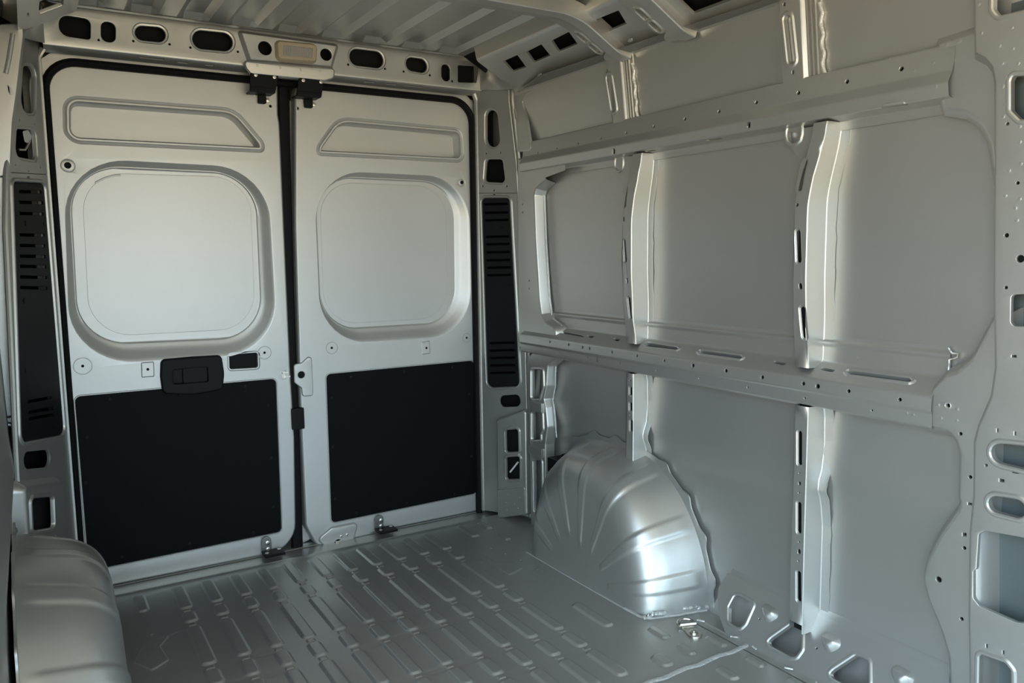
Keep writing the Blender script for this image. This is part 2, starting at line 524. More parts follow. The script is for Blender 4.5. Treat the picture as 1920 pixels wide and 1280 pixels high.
# left door inner panel
boardL = [(139, 743), (518, 709), (529, 997), (166, 1071)]
recL, seamL, dL = window_recess(P, [(118, 294), (503, 315), (523, 662), (131, 688)], [(130, 309), (481, 326), (495, 633), (149, 648)], [(154, 322), (472, 331), (482, 616), (170, 633)], 0.20, 0.155, 0.135)
feats = [
    (rloop(P.uvs([(117, 177), (441, 202), (497, 268), (496, 287), (118, 269)]), [0.05, 0.10, 0.045, 0.03, 0.05], 6), TOPREC, True),
    recL,
    (rloop(P.uvs(boardL), 0.02, 5), BREC, True),
    (circle(P.uv(155, 686), 0.030, 24), [(0, 0), (0.001, 0.002), (0.002, 0.002), (0.003, 0)], True),
    (circle(P.uv(496, 661), 0.026, 24), [(0, 0), (0.001, 0.002), (0.002, 0.002), (0.003, 0)], True),
    plate(P, [(264, 679), (289, 677), (290, 706), (265, 708)], 0.004),
    (rloop(P.uvs([(430, 665), (483, 661), (484, 689), (431, 692)]), 0.008, 4), [(-0.008, 0), (-0.005, 0.003), (-0.001, 0.003), (0, 0.005), (0, 0.02)], False),
    (circle(P.uv(127, 310), 0.024, 20), [(0, 0), (0.003, 0.002), (0.007, 0.0)], True),
    (rloop(P.uvs([(528, 695), (537, 694), (537.5, 711), (529, 712)]), 0.003, 3), HOLE, False),
    dot(P, 507, 199, 3, 10),
]
outerL = [(-0.80, 1.802), (-0.80, 0.0), P.uv(552, 1026), P.uv(549, 820), P.uv(541, 690), P.uv(524, 300), P.uv(521, 233), P.uv(518, 214), P.uv(517, 140)]
outerL = rloop(outerL, [0, 0, 0.10, 0, 0, 0, 0.0, 0, 0], 7)
s = Sheet(); s.sheet(P, outerL, feats, EDGE)
pl = s.build('inner_panel', SILVER_LIT, d1)
seam(P, seamL, dL, d1)
trim_board(P, boardL, 0.02, 0.005, d1, [(206, 748), (460, 724), (503, 760), (508, 858), (512, 950), (475, 998), (355, 1019), (228, 1045), (160, 905), (163, 820)], 'black board covering the lower half of the door')
# right door
boardR = [(611, 701), (889, 675), (895, 925), (621, 981)]
recR, seamR, dR = window_recess(P, [(588, 318), (880, 332), (885, 628), (602, 648)], [(594, 329), (857, 342), (860, 605), (607, 620)], [(604, 340), (842, 349), (845, 596), (613, 609)], 0.20, 0.155, 0.135)
feats = [
    (rloop(P.uvs([(632, 218), (869, 240), (872, 306), (592, 292), (594, 272)]), [0.10, 0.045, 0.04, 0.035, 0.045], 6), TOPREC, True),
    recR,
    (rloop(P.uvs(boardR), 0.02, 5), BREC, True),
    (circle(P.uv(622, 652), 0.025, 24), [(0, 0), (0.001, 0.002), (0.002, 0.002), (0.003, 0)], True),
    (circle(P.uv(875, 633), 0.021, 24), [(0, 0), (0.001, 0.002), (0.002, 0.002), (0.003, 0)], True),
    plate(P, [(790, 641), (806, 638), (807, 663), (791, 665)], 0.004),
    (circle(P.uv(866, 342), 0.018, 20), [(0, 0), (0.003, 0.002), (0.006, 0.0)], True),
    dot(P, 558, 203, 3, 10),
]
outerR = [P.uv(557, 160), (0.80, 1.802), (0.80, 0.0), P.uv(740, 986), P.uv(701, 995), P.uv(676, 1006), P.uv(660, 1016), P.uv(625, 1023), P.uv(596, 1020), P.uv(577, 985), P.uv(569, 820), P.uv(566, 735), P.uv(562, 600), P.uv(557, 427)]
outerR = rloop(outerR, [0.03, 0, 0, 0.02, 0.02, 0.02, 0.03, 0.03, 0.05, 0.05, 0, 0, 0, 0], 5)
s = Sheet(); s.sheet(P, outerR, feats, EDGE)
s.build('inner_panel', SILVER_LIT, d2)
seam(P, seamR, dR, d2)
trim_board(P, boardR, 0.02, 0.005, d2, [(658, 706), (757, 697), (848, 688), (622, 746), (624, 838), (880, 738), (884, 855), (628, 935), (668, 962), (763, 943), (852, 926)], 'black board covering the lower half of the door')
# stepped outer flange of the right door, seen in the gap
s = Sheet()
P2 = REAR.shift(-0.055)
s.sheet(P2, [P2.uv(541, 190), P2.uv(575, 190), P2.uv(600, 1000), P2.uv(566, 1018), P2.uv(553, 760), P2.uv(547, 560)], (), [(-0.002, 0.001), (-0.003, 0.02)])
s.build('outer_flange', SILVER_LIT, d2)
# striker plate and latch hole on the right door's meeting edge
s = Sheet()
s.slab(P, rloop(P.uvs([(552, 684), (566, 681), (582, 666), (585, 740), (568, 741), (566, 726), (553, 716)]), 0.008, 4), 0.008, 0.004, feats=[(circle(P.uv(564, 702), 0.015, 16), [(0, 0), (0.001, 0.001), (0.001, 0.007)], True)])
sp = s.build('striker_plate', SILVER_LIT, d2)
s = Sheet(); s.cyl(P.px(564, 702, -0.0015), P.n, 0.0145, 0.0008, 16); s.build('plug', RUBBER, sp)
s = Sheet()
s.box((P.px(545, 764).x, -0.012, P.px(545, 806).z), (P.px(569, 764).x, 0.045, P.px(560, 764).z), 0.006)
s.build('buffer_block', BLACK, d2, label='black rubber buffer block between the doors')
# latch in the left door
s = Sheet()
c = P.px(536, 702)
s.box((c.x - 0.013, -0.004, c.z + 0.004), (c.x + 0.010, 0.012, c.z + 0.010), 0.001)
s.box((c.x - 0.004, -0.006, c.z - 0.012), (c.x + 0.016, 0.010, c.z - 0.005), 0.001)
s.box((c.x - 0.016, 0.006, c.z - 0.020), (c.x + 0.016, 0.012, c.z + 0.020), 0.001)
s.build('latch', STEEL, d1)
# lower latch of the right door
s = Sheet()
s.slab(P, rloop(P.uvs([(598, 1010), (622, 990), (668, 981), (660, 1010), (640, 1018), (612, 1023)]), 0.012, 4), 0.010, 0.008)
s.build('latch_cover', SILVER_LIT, d2)
s = Sheet()
for q in ((638, 1004), (649, 1001)): s.cyl(P.px(*q, -0.010), P.n, 0.006, 0.004, 12, 0.004, 0.001)
s.box(tuple(P.px(627, 1022) + Vector((0, -0.022, 0))), tuple(P.px(637, 1010) + Vector((0, -0.008, 0.0))), 0.002)
s.box(tuple(P.px(650, 1020) + Vector((0, -0.026, 0))), tuple(P.px(660, 1010) + Vector((0, -0.012, 0))), 0.002)
s.build('lower_latch', STEEL, d2)
# grommets and plugs
for d_, lst in ((d1, [(127, 310, .011), (155, 686, .005), (496, 661, .005), (277, 692, .005)]), (d2, [(866, 342, .008), (622, 652, .005), (875, 633, .005), (799, 652, .005)])):
    for x, y, r in lst:
        s = Sheet(); s.cyl(P.px(x, y, 0.001 if r < .006 else 0.0), P.n, r, 0.0042 if (x, y) in ((277, 692), (799, 652)) else 0.0014, 12); s.build('plug', RUBBER, d_)
s = Sheet(); s.face([s.bm.verts.new(P.px(x, y, 0.018)) for x, y in ((426, 696), (488, 693), (487, 657), (426, 660))]); s.build('access_hole_shade', HOLE_SHADE, d1, smooth=0)  # dark sheet added behind the access hole as its shade
s = Sheet(); s.tube([P.px(x, y, 0.027) for x, y in ((228, 326.5), (212, 328), (196, 333), (180, 341))], (0.0035, 0.003), 6); s.build('sealant_bead', SILVER_LIT, d1)
s = Sheet(); s.cyl(P.px(632, 1016, -0.008), P.n, 0.016, 0.004, 14, 0.015); s.build('latch_mouth_shade', HOLE_SHADE, d2)  # dark disc: the shade in the latch hole, put into colour
# pull handle
s = Sheet()
hl = rloop(P.uvs([(304, 676), (360, 671), (412, 668), (417, 700), (414, 727), (362, 737), (307, 734), (303, 705)]), [0.012, 0.2, 0.012, 0.1, 0.014, 0.2, 0.014, 0.1], 5)
pk = rloop(P.uvs([(321, 691), (389, 685), (391, 716), (322, 721)]), 0.008, 4)
s.sheet(P, hl, [(pk, [(0, 0), (0.002, 0.001), (0.003, 0.004), (0.005, 0.013)], True)], [(-0.002, 0.001), (-0.005, 0.006), (-0.006, 0.016)], -0.016)
hb = s.build('handle_bezel', BLACK, d1, label='black plastic pull handle')
s = Sheet()
s.slab(P, rloop(P.uvs([(343, 690), (386, 686), (387, 714), (344, 717)]), 0.006, 4), 0.008, 0.004, d0=-0.003)
s.build('grab_bar', BLACK, hb)
for q in ((314, 705), (407, 697), (337, 740)):
    s = Sheet(); s.cyl(P.px(*q, -0.013), P.n, 0.006, 0.002, 12, 0.004, 0.0008); s.build('screw', BOARD, hb)

# ---- black weather seal round the doors
s = Sheet()
inner, outer = opening(-0.002), opening(0.024)
n = len(inner)
P = REAR
ia = [i for i in range(n)]
prof = [(0.0, 0.0), (0.0, 0.012), (0.15, 0.020), (0.5, 0.026), (0.85, 0.020), (1.0, 0.012), (1.0, -0.004)]
rings = [[s.bm.verts.new(P.pt(a[0] * (1 - f) + b[0] * f, a[1] * (1 - f) + b[1] * f, -h)) for a, b in zip(inner, outer)] for f, h in prof]
start = 1   # corners 0 and 1 are the two ends at the sill
for a, b in zip(rings, rings[1:]):
    for i in range(1, n): s.face([a[i], a[(i + 1) % n], b[(i + 1) % n], b[i]])
s.build('door_seal', RUBBER, label='black rubber weather seal running round the rear door opening', cat='seal')
# seal between the two doors
s = Sheet()
P3 = REAR.shift(-0.02)
pts = [(531, 165), (533, 300), (540, 560), (548, 760), (556, 1000), (557, 1030)]
s.tube([P3.px(*q) for q in pts], (0.024, 0.016), 8, flat=(1, 0, 0))
s.build('meeting_seal', RUBBER, label='black rubber strip filling the upright gap between the doors', cat='seal')



# ================================================================== header over the doors
HD = Plane((0, -0.06, 1.84), (1, 0, 0), (0, 0, 1))
hdr = empty('door_header', (0, -0.06, 1.82), label='long perforated silver header beam above the rear doors holding the dome lamp', cat='beam')
s = Sheet()
P = HD
outer = [P.of((-0.79, -0.06, 1.842)), P.of((0.812, -0.06, 1.842)), P.of((0.812, -0.06, 1.968)), P.of((-0.79, -0.06, 1.968))]
feats = [
    (rloop(P.uvs([(109, 25), (171, 35), (171, 76), (109, 67)]), [0.03, 0.02, 0.012, 0.03], 5), HOLE, False),
    (rloop(P.uvs([(188, 38), (218, 41), (218, 82), (188, 78)]), 0.022, 6), HOLE, False),
    (rloop(P.uvs([(253, 46), (311, 51), (311, 80), (253, 74)]), 0.5, 8), RIM, False),
    (rloop(P.uvs([(361, 54), (437, 62), (437, 97), (361, 90)]), 0.5, 8), RIM, False),
    (rloop(P.uvs([(656, 89), (720, 97), (720, 129), (656, 121)]), 0.5, 8), RIM, False),
    (rloop(P.uvs([(762, 105), (802, 111), (802, 138), (762, 131)]), 0.5, 8), RIM, False),
    (rloop(P.uvs([(827, 118), (845, 121), (845, 155), (827, 151)]), 0.5, 6), HOLE, False),
    (rloop(P.uvs([(858, 121), (899, 123), (894, 156), (858, 155)]), 0.008, 4), HOLE, False),
    # raised boss that carries the lamp
    (rloop(P.uvs([(443, 56), (636, 83), (622, 131), (464, 118)]), 0.012, 4), [(0, 0), (0.003, -0.003), (0.009, -0.014), (0.013, -0.016)], False),
    slot(P, (454, 67), (460, 68), 3.0),
] + [dot(P, x, y, 2.6) for x, y in [(185, 75), (250, 77), (318, 83), (357, 89), (446, 97), (653, 121), (722, 129), (757, 134), (806, 141), (848, 152)]]
s.sheet(P, outer, feats)
# lower return towards the doors, with slots, and upper return to the roof
def strip_yz(s, pts, x0, x1, feats=None):
    """sheet strips running along x through (y, z) points listed from bottom to top"""
    for i, ((ya, za), (yb, zb)) in enumerate(zip(pts, pts[1:])):
        Q = Plane((0, ya, za), (1, 0, 0), (0, yb - ya, zb - za))
        L = math.hypot(yb - ya, zb - za)
        s.sheet(Q, [(x0, 0), (x1, 0), (x1, L), (x0, L)], [f(Q) for f in (feats or {}).get(i, [])])
strip_yz(s, [(-0.004, 1.826), (-0.014, 1.822), (-0.052, 1.834), (-0.058, 1.837), (-0.06, 1.842)], -0.79, 0.812, {1: [
    lambda Q: (rloop(Q.uvs([(260, 105), (310, 110), (309, 114), (261, 109)]), 0.006, 4), HOLE, False),
    lambda Q: slot(Q, (334, 116), (350, 118), 3), lambda Q: slot(Q, (386, 121), (399, 122.5), 3),
    lambda Q: slot(Q, (684, 152.5), (700, 154), 3), lambda Q: slot(Q, (726, 157), (742, 158.5), 3),
    lambda Q: (rloop(Q.uvs([(757, 158), (793, 162), (793, 165), (757, 161)]), 0.005, 4), HOLE, False)]})
strip_yz(s, [(-0.06, 1.968), (-0.066, 1.974), (-0.085, 1.974), (-0.118, 1.956)], -0.84, 0.74)
hm = s.build('perforated_face', SILVER, hdr)
s = Sheet()
s.box((-0.80, -0.005, 1.835), (0.80, 0.005, 1.985))
s.build('cavity_shade', HOLE_SHADE, hdr, smooth=0)  # dark slab added behind the header to blacken its holes
# raised boss face
s = Sheet()
BO = HD.shift(0.016)
bl = offset(rloop(P.uvs([(443, 56), (636, 83), (622, 131), (464, 118)]), 0.012, 4), 0.013)
s.sheet(BO, bl, [(circle(P.uv(495, 92), 0.0265, 20), HOLE, False), (circle(P.uv(609, 104), 0.024, 20), HOLE, False)])
s.build('lamp_boss', SILVER, hdr)
# centre bulge under the boss, with spot welds, behind the latch brackets
s = Sheet()
BU = Plane((0, -0.066, 1.80), (1, 0, 0), (0, -0.012, 0.1))
s.slab(BU, rloop(BU.uvs([(459, 117), (624, 131), (622, 145), (604, 150), (472, 138), (463, 127)]), 0.008, 4), 0.012, 0.007, feats=[])
for q in ((481, 123), (524, 127), (562, 131), (598, 134)): s.cyl(BU.px(*q, -0.0115), BU.n, 0.005, 0.0015, 8, 0.003)
s.build('centre_bulge', SILVER, hdr)
# dome lamp
lamp = empty('dome_lamp', tuple(BO.px(556, 95)), label='beige dome lamp with clear ribbed lens in the middle of the header', cat='lamp')
s = Sheet()
ho = rloop(BO.uvs([(519, 70), (593, 77), (592, 110), (523, 107)]), 0.010, 5)
li = rloop(BO.uvs([(532, 84), (587, 90), (585, 109), (530, 104)]), 0.005, 4)
hi = rloop(BO.uvs([(524, 77), (592, 84), (590, 113), (523, 108)]), 0.010, 5)
LP = BO.shift(0.020)
ho = rloop(LP.uvs([(522, 78), (593, 85), (591, 113), (524, 108)]), 0.010, 5)
li = rloop(LP.uvs([(531, 84), (587, 90), (585, 109), (530, 104)]), 0.004, 4)
s.sheet(LP, ho, [(li, [(0, 0), (0.001, 0.001), (0.001, 0.006)], True)], [(-0.002, 0.001), (-0.004, 0.004), (-0.010, 0.020)])
s.build('lamp_housing', BEIGE, lamp)
s = Sheet(); s.slab(LP, offset(ccw(li), 0.002), 0.004, 0.0015, d0=0.005)
s.build('lens', LENS, lamp)
# header latch brackets over the doors
for k, (pl_, low, bolts, lb, lat) in enumerate([
    ([(470, 137), (521, 141), (517, 162), (515, 175), (469, 171)], 163, [(479, 141), (514, 145)], [(477, 176), (501, 176), (502, 188)], [(485, 172), (494, 172), (494, 183), (496, 183), (496, 194), (484, 193), (484, 181)]),
    ([(561, 146), (604, 152), (603, 172), (601, 183), (556, 179)], 171, [(568, 151), (601, 154)], [(565, 184), (589, 183), (589, 196)], [(573, 181), (580, 182), (580, 190), (583, 190), (583, 202), (571, 201), (570, 190)])]):
    root = empty('latch_bracket', tuple(REAR.px(pl_[0][0], pl_[0][1], -0.05)), cat='bracket', group='black latch brackets on the header',
                 label=['black steel latch bracket bolted over the left rear door', 'black steel latch bracket bolted over the right rear door'][k])
    LB = REAR.shift(0.075)
    s = Sheet()
    lp = LB.uvs(pl_)
    s.slab(LB, rloop(lp, 0.004, 3), 0.004, 0.002)
    # downturned lower lip standing out over the door
    a, b = LB.px(pl_[4][0], low), LB.px(pl_[3][0], low + 4)
    c, d = LB.px(*pl_[4]), LB.px(*pl_[3])
    s.box((a.x, -0.072, c.z), (b.x, -0.010, c.z + 0.004), 0.001)
    s.box((a.x, -0.087, c.z), (b.x, -0.072, a.z), 0.003)
    s.build('bracket_plate', BLACK, root)
    for q in bolts:
        s = Sheet(); s.cyl(LB.px(*q, -0.004), LB.n, 0.0065, 0.004, 10, 0.005, 0.001); s.build('bolt', STEEL, root)
    DL = REAR.shift(0.010)
    s = Sheet(); s.slab(REAR, rloop(REAR.uvs(lat), 0.002, 2), 0.018, 0.003)
    s.build('catch', BLACK, root)
    for q in lb:
        s = Sheet(); s.cyl(REAR.px(*q), REAR.n, 0.0068, 0.005, 10, 0.005, 0.001); s.build('bolt', STEEL, root)
# L-shaped brackets at the foot of the doors
for k, (pts, bl_, base) in enumerate([
    ([(491, 1010), (500, 1006), (510, 1009), (509, 1036), (492, 1038)], [(500, 1015), (501, 1027)], [(491, 1040), (530, 1033)]),
    ([(703, 970), (711, 966), (719, 970), (719, 993), (704, 995)], [(712, 973), (712, 984)], [(702, 999), (738, 991)])]):
    Q = REAR.shift(0.012)
    p0 = Q.px(pts[-1][0], pts[-1][1]); p1 = Q.px(pts[-2][0], pts[-2][1])
    z0 = 0.004
    xl, xr = p0.x, p1.x
    root = empty('stop_bracket', (xl, -0.03, 0.0), cat='bracket', group='steel stop brackets at the foot of the doors',
                 label=['grey steel angle bracket bolted at the foot of the left rear door', 'grey steel angle bracket bolted at the foot of the right rear door'][k])
    zt = Q.px(*pts[1]).z
    s = Sheet()
    w = (xr - xl)
    l = rloop([(xl, 0.012), (xr, 0.012), (xr, zt), (xl, zt)], [0, 0, w * .49, w * .49], 5)
    s.slab(REAR, l, 0.004, 0.001, d0=-0.010)
    s.build('upright_plate', DARKMETAL, root)
    for q in bl_:
        s = Sheet(); s.cyl(REAR.px(*q, -0.014), REAR.n, 0.008, 0.005, 12, 0.006, 0.0015); s.build('bolt', STEEL, root)
    s = Sheet(); xb = FLOOR.px(*base[1]).x
    s.box((xl - 0.004, -0.075, 0.003), (xl + w * 2.1, -0.012, 0.013), 0.002)
    s.build('foot_plate', BLACK, root)
    for fx in (0.25, 1.75):
        s = Sheet(); s.cyl((xl + w * fx, -0.05 + 0.02 * (fx > 1), 0.013), (0, 0, 1), 0.008, 0.002, 10, 0.006, 0.0005); s.build('bolt', STEEL, root)

# ================================================================== rear pillars
def vent(name, P, quad, rows, knobs, label, sx):
    root = empty(name, tuple(P.px(*quad[3])), label=label, cat='vent', group='black plastic air vents in the rear pillars')
    s = Sheet()
    o = rloop(P.uvs(quad), [0.02, 0.02, 0.03, 0.03], 6)
    fe = []
    for (xa, ya, xb, yb) in rows:
        fe.append((capsule(P.uv(xa, ya), P.uv(xb, yb), 0.011, 4), [(0, 0), (0.0008, 0.001), (0.001, 0.006)], False))
    s.sheet(P, offset(ccw(o), 0.006), fe, [(-0.002, 0.001), (-0.004, 0.004), (-0.005, 0.012)], -0.002)
    s.build('louvre_panel', BLACK, root)
    for (x, y) in knobs:
        s = Sheet(); s.cyl(P.px(x, y, -0.001), P.n, 0.009, 0.003, 14, 0.008, 0.001); s.build('clip', BLACK, root)
    return root
PILLAR = [(0, 0), (0.003, 0.004), (0.004, 0.012)]
VRIM = [(-0.012, 0), (-0.008, -0.005), (-0.003, -0.006), (0.0, -0.003), (0.002, 0.006)]
# right
PR = Plane((0.800, -0.018, 0), (0.092, -0.21, 0), (0, 0, 1))
assert PR.n.x < 0
quadR = [(903, 371), (956, 371), (975, 724), (914, 727)]
rowsR = []
for y in (383, 399, 413, 444, 458, 473, 488, 502, 516): rowsR.append((909 + (y - 383) * .045, y, 951 + (y - 383) * .045, y - 1))
for y in (643, 657, 671, 685, 699): rowsR.append((919 + (y - 643) * .03, y, 964 + (y - 643) * .03, y - 1))
pr = empty('rear_pillar', (0.85, -0.1, 0), label='silver perforated pillar between the right rear door and the side wall', cat='pillar', kind='thing')
s = Sheet()
top = PR.of((0.80, -0.018, 1.97))[1]
UW = 0.2293
edgeR = PR.uvs([(990, 968), (989, 780), (985, 600), (977, 420), (969, 300), (956, 190)])
outer = [(0.0, 0.0)] + edgeR + [(edgeR[-1][0], 1.845), (0.13, 1.905), (0.046, 1.968), (0.0, 1.968)]
feats = [
    (rloop(PR.uvs([(911, 206), (931, 206), (938, 276), (911, 275)]), 0.04, 7), RIM, False),
    (rloop(PR.uvs([(911, 298), (941, 298), (947, 343), (908, 341)]), 0.018, 6), RIM, False),
    (rloop(PR.uvs(quadR), [0.02, 0.02, 0.03, 0.03], 6), VRIM, False),
    (rloop(PR.uvs([(935, 741), (976, 738), (977, 763), (936, 764)]), 0.5, 7), HOLE, False),
    hole(PR, [(923, 363), (929, 363), (929, 368), (923, 368)], 0.0005),
] + [dot(PR, x, y, 2.2) for x, y in [(911, 288), (938, 286), (905, 349), (950, 349), (926, 357)]]
s.sheet(PR, outer, feats)
s.build('pillar_skin', SILVER, pr)
s = Sheet()
for a, b in (((0.003, 1.36), (0.225, 1.36)),):
    s.tube([PR.pt(*PR.uv(897, 362)), PR.pt(*PR.uv(980, 362))], 0.0012, 5)
s.build('panel_joint', RUBBER, pr)
# rounded door-side and wall-side edges of the pillar
s = Sheet()
s.tube([(0.806, -0.024, 0.0), (0.806, -0.024, 1.80), (0.79, -0.03, 1.83)], (0.007, 0.011), 8)
s.tube([PR.pt(u + 0.010, v, 0.004) for u, v in edgeR] + [PR.pt(edgeR[-1][0] + 0.010, 1.845, 0.004)], 0.009, 8)
s.tube([PR.pt(u - 0.006, v, 0.002) for u, v in edgeR] + [PR.pt(edgeR[-1][0] - 0.006, 1.845, 0.002)], 0.005, 8)
s.build('edge_flange', SILVER, pr)
vent('air_vent', PR, quadR, rowsR, [(942, 429), (954, 535), (961, 629), (920, 429)], 'black louvred plastic vent in the pillar right of the rear doors', 1)
# boxed foot of the right pillar
s = Sheet()
PF = PR.shift(0.035)
face = PF.uvs([(933, 790), (983, 772), (986, 962), (935, 968)])
s.sheet(PF, rloop(face, 0.006, 3), [
    (rloop(PF.uvs([(948, 806), (972, 804), (973, 847), (949, 848)]), 0.010, 5), VRIM, False),
    (rloop(PF.uvs([(949, 857), (975, 855), (975, 898), (950, 899)]), 0.010, 5), VRIM, False),
    hole(PF, [(954, 798), (959, 798), (959, 801), (954, 801)], 0.0005)],
    [(-0.004, 0.001), (-0.008, 0.005), (-0.014, 0.045)])
s.build('boxed_foot', SILVER, pr)
s = Sheet(); s.face([s.bm.verts.new(PF.px(x, y, 0.030)) for x, y in ((938, 950), (982, 950), (981, 790), (938, 796))])
s.build('cavity_shade', HOLE_SHADE, pr, smooth=0)  # added dark sheet, shade behind the openings of the right foot
s = Sheet()
s.slab(PF, rloop(PF.uvs([(934, 918), (984, 914), (986, 963), (935, 969)]), 0.006, 3), 0.004, 0.003,
       feats=[(circle(PF.uv(x, y), r, 8), [(0, 0), (r * .4, -.001), (r * .7, -.0018)], True) for x, y, r in [(952, 927, .008), (968, 924, .005), (975, 932, .004), (950, 942, .005), (965, 945, .006), (951, 955, .005), (972, 952, .004)]])
s.build('foot_gusset', SILVER, pr)
# clutter seen inside the boxed foot
s = Sheet(); s.tube([PF.px(951, 887, 0.022), PF.px(966, 868, 0.022)], 0.004, 8); s.build('cable', WHITE, pr)
for P_, par_ in ((PR, pr),):
    s = Sheet(); v = [s.bm.verts.new(P_.pt(u, w, 0.065)) for u, w in ((-0.01, -.02), (0.30, -.02), (0.26, 1.9), (-0.01, 1.9))]; s.face(v)
    s.build('cavity_shade', HOLE_SHADE, par_, smooth=0)  # dark sheet added inside the right pillar as shade in its holes
s = Sheet(); s.slab(PR, rloop(PR.uvs([(912, 205), (925, 205), (930, 275), (913, 275)]), 0.02, 4), 0.003, 0.002, d0=0.05); s.build('inner_web', DARKMETAL, pr)
# left
PL = Plane((-0.892, -0.228, 0), (0.092, 0.21, 0), (0, 0, 1))
assert PL.n.x > 0
quadL = [(22, 340), (82, 343), (120, 815), (38, 830)]
rowsL = []
for y in (379, 400, 440, 460, 480, 499, 519, 539): rowsL.append((36 + (y - 359) * .01, y, 78 + (y - 359) * .05, y + 1))
rowsL.append((36, 359, 76, 360))
for y in (751, 771, 783): rowsL.append((52 + (y - 751) * .08, y + 2, 96 + (y - 751) * .15, y - 6))
plr = empty('rear_pillar', (-0.85, -0.1, 0), label='silver perforated pillar between the left rear door and the side wall', cat='pillar', kind='thing')
s = Sheet()
edgeL = PL.uvs([(40, 70), (22, 240), (15, 330), (14, 430), (24, 640), (34, 850), (46, 1080)])
outer = [(edgeL[0][0] + 0.02, 1.93)] + edgeL + [(edgeL[-1][0], 0.0), (UW, 0.0), (UW, 1.968), (0.11, 1.968)]
feats = [
    (rloop(PL.uvs([(46, 123), (67, 124), (66, 213), (41, 210)]), 0.03, 7), RIM, False),
    (rloop(PL.uvs([(34, 241), (66, 243), (70, 301), (31, 293)]), 0.022, 6), RIM, False),
    (rloop(PL.uvs(quadL), [0.02, 0.02, 0.03, 0.03], 6), VRIM, False),
    (rloop(PL.uvs([(44, 846), (95, 841), (95, 876), (45, 881)]), 0.5, 7), HOLE, False),
    hole(PL, [(51, 329), (57, 329), (57, 335), (51, 335)], 0.0005),
] + [dot(PL, x, y, 2.2) for x, y in [(29, 309), (76, 314), (54, 321), (37, 225), (65, 233)]]
s.sheet(PL, outer, feats)
s.build('pillar_skin', SILVER, plr)
s = Sheet()
s.tube([PL.px(14, 323), PL.px(86, 327)], 0.0012, 5)
s.build('panel_joint', RUBBER, plr)
s = Sheet()
PFL = PL.shift(0.028)
s.sheet(PFL, rloop(PFL.uvs([(49, 918), (119, 908), (128, 1100), (62, 1110)]), 0.008, 3), [
    (rloop(PFL.uvs([(57, 934), (98, 930), (100, 989), (60, 995)]), 0.014, 5), VRIM, False),
    (rloop(PFL.uvs([(63, 1006), (102, 1003), (104, 1050), (66, 1056)]), 0.014, 5), VRIM, False)],
    [(-0.004, 0.001), (-0.012, 0.006), (-0.030, 0.034)])
s.build('boxed_foot', SILVER, plr)
s = Sheet(); s.face([s.bm.verts.new(PFL.px(x, y, 0.024)) for x, y in ((50, 1100), (122, 1100), (118, 915), (50, 920))])
s.build('cavity_shade', HOLE_SHADE, plr, smooth=0)  # added dark sheet, shade behind the openings of the left foot
s = Sheet()
s.tube([(-0.806, -0.024, 0.0), (-0.806, -0.024, 1.80), (-0.79, -0.03, 1.83)], (0.007, 0.011), 8)
s.tube([PL.pt(u - 0.004, v, 0.004) for u, v in edgeL], 0.008, 8)
s.build('edge_flange', SILVER, plr)
vent('air_vent', PL, quadL, rowsL, [(48, 418), (45, 564), (48, 695), (82, 420)], 'black louvred plastic vent in the pillar left of the rear doors', -1)
s = Sheet(); v = [s.bm.verts.new(PL.pt(u, w, 0.065)) for u, w in ((-0.10, -.02), (0.24, -.02), (0.24, 1.9), (-0.05, 1.9))]; s.face(v)
s.build('cavity_shade', HOLE_SHADE, plr, smooth=0)  # dark sheet added inside the left pillar as shade in its holes
s = Sheet()
s.slab(PL, rloop(PL.uvs([(50, 246), (60, 244), (67, 256), (60, 268), (54, 266)]), 0.006, 3), 0.0012, 0.0006, d0=0.012)
s.build('barcode_sticker', STICKER, plr, label='small white barcode sticker')
s = Sheet(); s.tube([PL.px(66, 255, .015), PL.px(64, 266, .015), PL.px(56, 281, .015), PL.px(46, 281, .018)], 0.004, 8); s.build('cable', STEEL, plr)
s = Sheet(); s.cyl(PL.px(59, 854, 0.04), PL.n, 0.012, 0.012, 6, 0.011, 0.002); s.build('bolt', STEEL, plr)

# ================================================================== right wall framing
def arc_profile(prof, r=0.006, n=3):
    """open (x, z) polyline with rounded corners; returns points and, per strip, the source segment or None"""
    out = [(prof[0], None)]
    for i in range(1, len(prof) - 1):
        p, a, b = Vector(prof[i]), Vector(prof[i - 1]), Vector(prof[i + 1])
        da, db = a - p, b - p
        t = min(r, da.length * .45, db.length * .45)
        sA, sB = p + da.normalized() * t, p + db.normalized() * t
        for k in range(n + 1):
            f = k / n
            q = sA * (1 - f) ** 2 + p * 2 * f * (1 - f) + sB * f * f
            out.append(((q.x, q.y), (i - 1) if k == 0 else None))
    out.append((prof[-1], len(prof) - 2))
    return out
def rail(s, prof, y0, y1, feats=None, r=0.006):
    """pressed rail running along the van: (x, z) profile from bottom to top between y0 (rear) and y1 (front)"""
    pts = arc_profile(prof, r)
    for (a, _), (b, seg) in zip(pts, pts[1:]):
        Q = Plane((a[0], 0, a[1]), (0, -1, 0), (b[0] - a[0], 0, b[1] - a[1]))
        L = math.hypot(b[0] - a[0], b[1] - a[1])
        fs = [f(Q) for f in (feats or {}).get(seg, [])] if seg is not None else []
        s.sheet(Q, [(-y0, 0), (-y1, 0), (-y1, L), (-y0, L)], fs)
def D(x, y, r=3.2, n=6): return lambda Q: dot(Q, x, y, r, n)
def SL(a, b, w): return lambda Q: slot(Q, a, b, w)
def QH(px, r=0.006, prof=HOLE): return lambda Q: (rloop(Q.uvs(px), r, 4), prof, False)
def BO_(x, y, r=0.005): return lambda Q: boss(Q, x, y, r)
Y_R, Y_F = -0.262, -2.045

